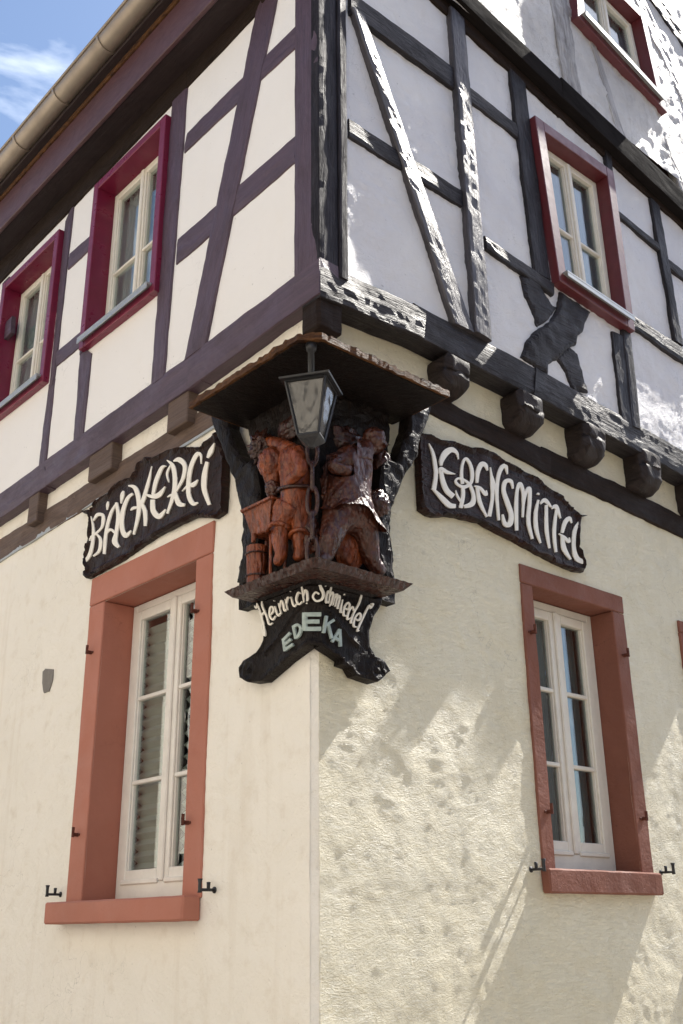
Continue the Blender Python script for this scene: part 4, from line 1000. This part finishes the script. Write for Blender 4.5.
# ------------------------------------------------------------------ lantern under the canopy
lt = thing('hanging_lantern', 'small black four sided lantern with seeded glass hanging under the carved canopy', 'lantern', (LX, LY, onaxis(440)))
ztop, zbot = onaxis(388), onaxis(438)
view_az = math.atan2(LX-CAM.x, LY-CAM.y); rot = -(view_az)+math.radians(18)*-1
def lp(a, b, z):                 # a: to the right as seen, b: towards the viewer
    ang = math.radians(-17)
    fx, fy = math.sin(view_az), math.cos(view_az); rx, ry = fy, -fx
    a2 = a*math.cos(ang)+b*math.sin(ang); b2 = -a*math.sin(ang)+b*math.cos(ang)
    return Vector((LX+rx*a2-fx*b2, LY+ry*a2-fy*b2, z))
def ring4(r, z): return [lp(-r, r, z), lp(r, r, z), lp(r, -r, z), lp(-r, -r, z)]
def frust(bm, levels):
    R4 = [[bm.verts.new(p) for p in ring4(r, z)] for r, z in levels]
    for a_, b_ in zip(R4, R4[1:]):
        for k in range(4): bm.faces.new((a_[k], a_[(k+1) % 4], b_[(k+1) % 4], b_[k]))
    bm.faces.new(R4[0]); bm.faces.new(R4[-1])
rt, rb = .085, .044
bm = bmesh.new()
for k in range(4):
    a_, b_ = ring4(rt, ztop)[k], ring4(rb, zbot)[k]; tube(bm, [a_, b_], .0062, 4)
    a2, b2 = ring4(rt, ztop)[(k+1) % 4], ring4(rb, zbot)[(k+1) % 4]; tube(bm, [a_, a2], .0065, 4); tube(bm, [b_, b2], .006, 4)
link(bm, 'frame', M['iron'], lt)
for k in range(4):
    bm = bmesh.new(); q = [ring4(rt-.004, ztop)[k], ring4(rt-.004, ztop)[(k+1) % 4], ring4(rb-.004, zbot)[(k+1) % 4], ring4(rb-.004, zbot)[k]]
    bm.faces.new([bm.verts.new(p) for p in q]); bmesh.ops.solidify(bm, geom=bm.faces[:], thickness=.003)
    link(bm, 'pane', M['glass_lamp'], lt)
bm = bmesh.new(); frust(bm, [(rt+.022, ztop+.004), (rt+.024, ztop+.012), (rt+.006, ztop+.018), (.030, ztop+.034), (.012, ztop+.040)]); link(bm, 'cap', M['iron'], lt)
bm = bmesh.new(); frust(bm, [(rb+.004, zbot-.004), (rb-.004, zbot-.014), (.016, zbot-.036), (.008, zbot-.045)]); link(bm, 'base', M['iron'], lt)
bm = bmesh.new(); tube(bm, [(LX, LY, ztop+.035), (LX, LY, ztop+.06), (LX, LY, ztop+.065), (LX, LY, zc-.03), (LX, LY, zc-.028), (LX, LY, zc+.003)], [.010, .010, .014, .014, .022, .026], 10)
link(bm, 'hanger', M['iron'], lt, smooth=True)
bm = bmesh.new(); tube(bm, [(LX, LY, zbot+.005), (LX, LY, zbot+.05), (LX, LY, zbot+.055), (LX, LY, zbot+.10), (LX, LY, zbot+.125)], [.013, .013, .020, .024, .008], 12); link(bm, 'bulb', M['curtain_w'], lt, smooth=True)

# ------------------------------------------------------------------ ground, street and out-of-view houses that feed pane reflections and bounce light
def tagst(o, lab=None): o['kind'] = 'structure'
bm = bmesh.new(); quad(bm, (-400, -400, 0), (400, -400, 0), (400, 400, 0), (-400, 400, 0))
mg, nt, b_ = mat('cobbled_street'); v = coords(nt); vo = nd(nt, 'ShaderNodeTexVoronoi', Scale=8); nt.links.new(v, vo.inputs['Vector'])
nt.links.new(ramp(nt, vo.outputs['Distance'], [(.0, (.40, .36, .31)), (.5, (.34, .31, .27)), (.7, (.14, .12, .10))]), b_.inputs['Base Color']); b_.inputs['Roughness'].default_value = .8
bumps(nt, b_, [(vo.outputs['Distance'], .5, .02)])
tagst(link(bm, 'street', mg))
nb = thing('plastered_house', 'pale yellow plastered house across the lane, seen mirrored in the window panes', 'house', (-9.5, 2, 0))
NB = Side('L', 9.5)
M['neigh'] = plaster('pale_yellow_plaster', (.72, .66, .55), (.76, .70, .6), .9, .2, .3)
nbw = Side('L', 9.5)
class Opp:                       # faces +x, towards the corner house
    def P(s, u, z, t=0.0): return Vector((-7.0+t, u, z))
op = Opp(); hl_ = [(y, y+1.1, z, z+1.6) for y in (-7, -4.4, -1.8, .8, 3.4, 6.0, 8.6, 11.2, 13.8, 16.4, 19, 21.6) for z in (1.2, 4.2, 6.9)]
wallgrid('wall', op, -9, 25, 0, 9.2, hl_, 1.0, .004, M['neigh'], nb)
bm = bmesh.new(); quad(bm, (-15, -9, 0), (-7, -9, 0), (-7, -9, 9.2), (-15, -9, 9.2)); quad(bm, (-15, 25, 0), (-7, 25, 0), (-7, 25, 9.2), (-15, 25, 9.2)); quad(bm, (-15, -9, 0), (-15, 25, 0), (-15, 25, 9.2), (-15, -9, 9.2)); link(bm, 'rear_wall', M['neigh'], nb)
bm = bmesh.new(); quad(bm, (-6.6, -9.3, 9.0), (-6.6, 25.3, 9.0), (-11, 25.3, 10.8), (-11, -9.3, 10.8)); quad(bm, (-15.4, -9.3, 9.0), (-15.4, 25.3, 9.0), (-11, 25.3, 10.8), (-11, -9.3, 10.8)); link(bm, 'roof', M['tile'], nb)
for h in hl_:
    bm = bmesh.new(); f = lambda a, b, t: op.P(a, b, t)
    box(bm, (h[0], h[2], -.15), (h[0]+.07, h[3], -.08), 0, f); box(bm, (h[1]-.07, h[2], -.15), (h[1], h[3], -.08), 0, f)
    box(bm, (h[0]+.07, h[3]-.07, -.15), (h[1]-.07, h[3], -.08), 0, f); box(bm, (h[0]+.07, h[2], -.15), (h[1]-.07, h[2]+.07, -.08), 0, f); box(bm, ((h[0]+h[1])/2-.04, h[2]+.07, -.15), ((h[0]+h[1])/2+.04, h[3]-.07, -.081), 0, f)
    wd = link(bm, 'window', M['white_paint'], nb)
    bm = bmesh.new(); quad(bm, *[op.P(a, b, -.13) for a, b in ((h[0], h[2]), (h[1], h[2]), (h[1], h[3]), (h[0], h[3]))]); link(bm, 'pane', M['iron'], wd)

nb2 = thing('plastered_house', 'low grey brown plastered house added out of view behind the viewer, mirrored in the right wall panes', 'house', (6, -11, 0))  # unseen house added so the right panes mirror dull plaster, not blue sky
bm = bmesh.new()
for y in (-10.5, -17): quad(bm, (-1, y, 0), (16, y, 0), (16, y, 8.2), (-1, y, 8.2))
for x in (-1, 16): quad(bm, (x, -10.5, 0), (x, -17, 0), (x, -17, 8.2), (x, -10.5, 8.2)); bm.faces.new([bm.verts.new(p) for p in ((x, -10.5, 8.2), (x, -17, 8.2), (x, -13.75, 11.5))])
link(bm, 'wall', plaster('grey_brown_plaster', (.34, .30, .25), (.38, .33, .28)), nb2)
bm = bmesh.new(); quad(bm, (-1.3, -10.2, 8.0), (16.3, -10.2, 8.0), (16.3, -13.75, 11.6), (-1.3, -13.75, 11.6)); quad(bm, (-1.3, -17.3, 8.0), (16.3, -17.3, 8.0), (16.3, -13.75, 11.6), (-1.3, -13.75, 11.6)); link(bm, 'roof', M['tile'], nb2)
for x in (0, 2.6, 5.2, 7.8, 10.4, 13):
    for z in (1.1, 3.7, 6.2):
        bm = bmesh.new(); box(bm, (x, -10.5, z), (x+1.1, -10.44, z+1.5), .01); box(bm, (x+.52, -10.44, z+.02), (x+.58, -10.42, z+1.48), 0); wd = link(bm, 'window', M['white_paint'], nb2)
        bm = bmesh.new(); box(bm, (x+.08, -10.44, z+.08), (x+1.02, -10.43, z+1.42), 0); link(bm, 'pane', M['iron'], wd)

# ------------------------------------------------------------------ light
SUN_EL, SUN_AZ = R_(50), R_(5.2)          # azimuth measured from +x towards the viewer's side of the right wall
sd_ = Vector((math.cos(SUN_EL)*math.cos(SUN_AZ), -math.cos(SUN_EL)*math.sin(SUN_AZ), math.sin(SUN_EL)))
sl = bpy.data.lights.new('sun', 'SUN'); sl.energy = 4.6; sl.angle = R_(.5); sl.color = (1, .95, .87)
so = bpy.data.objects.new('sun', sl); COL.objects.link(so); so.rotation_euler = (-sd_).to_track_quat('-Z', 'Y').to_euler()
wd = bpy.data.worlds.new('World'); sc.world = wd; wd.use_nodes = True; nt = wd.node_tree
bg = nt.nodes['Background']; sky = nt.nodes.new('ShaderNodeTexSky'); sky.sky_type = 'NISHITA'; sky.sun_disc = False
sky.sun_elevation = SUN_EL; sky.sun_rotation = math.atan2(sd_.x, sd_.y); sky.dust_density = 1.0; sky.ozone_density = 1.5
tc = nt.nodes.new('ShaderNodeTexCoord'); mp = nt.nodes.new('ShaderNodeMapping'); mp.inputs['Scale'].default_value = (1.5, 1.5, 4)
nt.links.new(tc.outputs['Generated'], mp.inputs['Vector'])
cl = nt.nodes.new('ShaderNodeTexNoise'); cl.inputs['Scale'].default_value = 2.6; cl.inputs['Detail'].default_value = 8; cl.inputs['Distortion'].default_value = 1.0
nt.links.new(mp.outputs[0], cl.inputs['Vector'])
cr = nt.nodes.new('ShaderNodeValToRGB'); cr.color_ramp.elements[0].position = .52; cr.color_ramp.elements[1].position = 1.0
nt.links.new(cl.outputs['Fac'], cr.inputs['Fac'])
mx = nt.nodes.new('ShaderNodeMix'); mx.data_type = 'RGBA'; nt.links.new(cr.outputs[0], mx.inputs[0]); nt.links.new(sky.outputs[0], mx.inputs[6]); mx.inputs[7].default_value = (11, 11.5, 12, 1)
nt.links.new(mx.outputs[2], bg.inputs['Color']); bg.inputs['Strength'].default_value = .12
vs = sc.view_settings; vs.view_transform = 'Standard'; vs.look = 'None'; vs.gamma = 1; vs.use_curve_mapping = False; vs.exposure = .9
sc.cycles.use_denoising = True; sc.cycles.max_bounces = 8; sc.cycles.diffuse_bounces = 5; sc.cycles.sample_clamp_indirect = 6
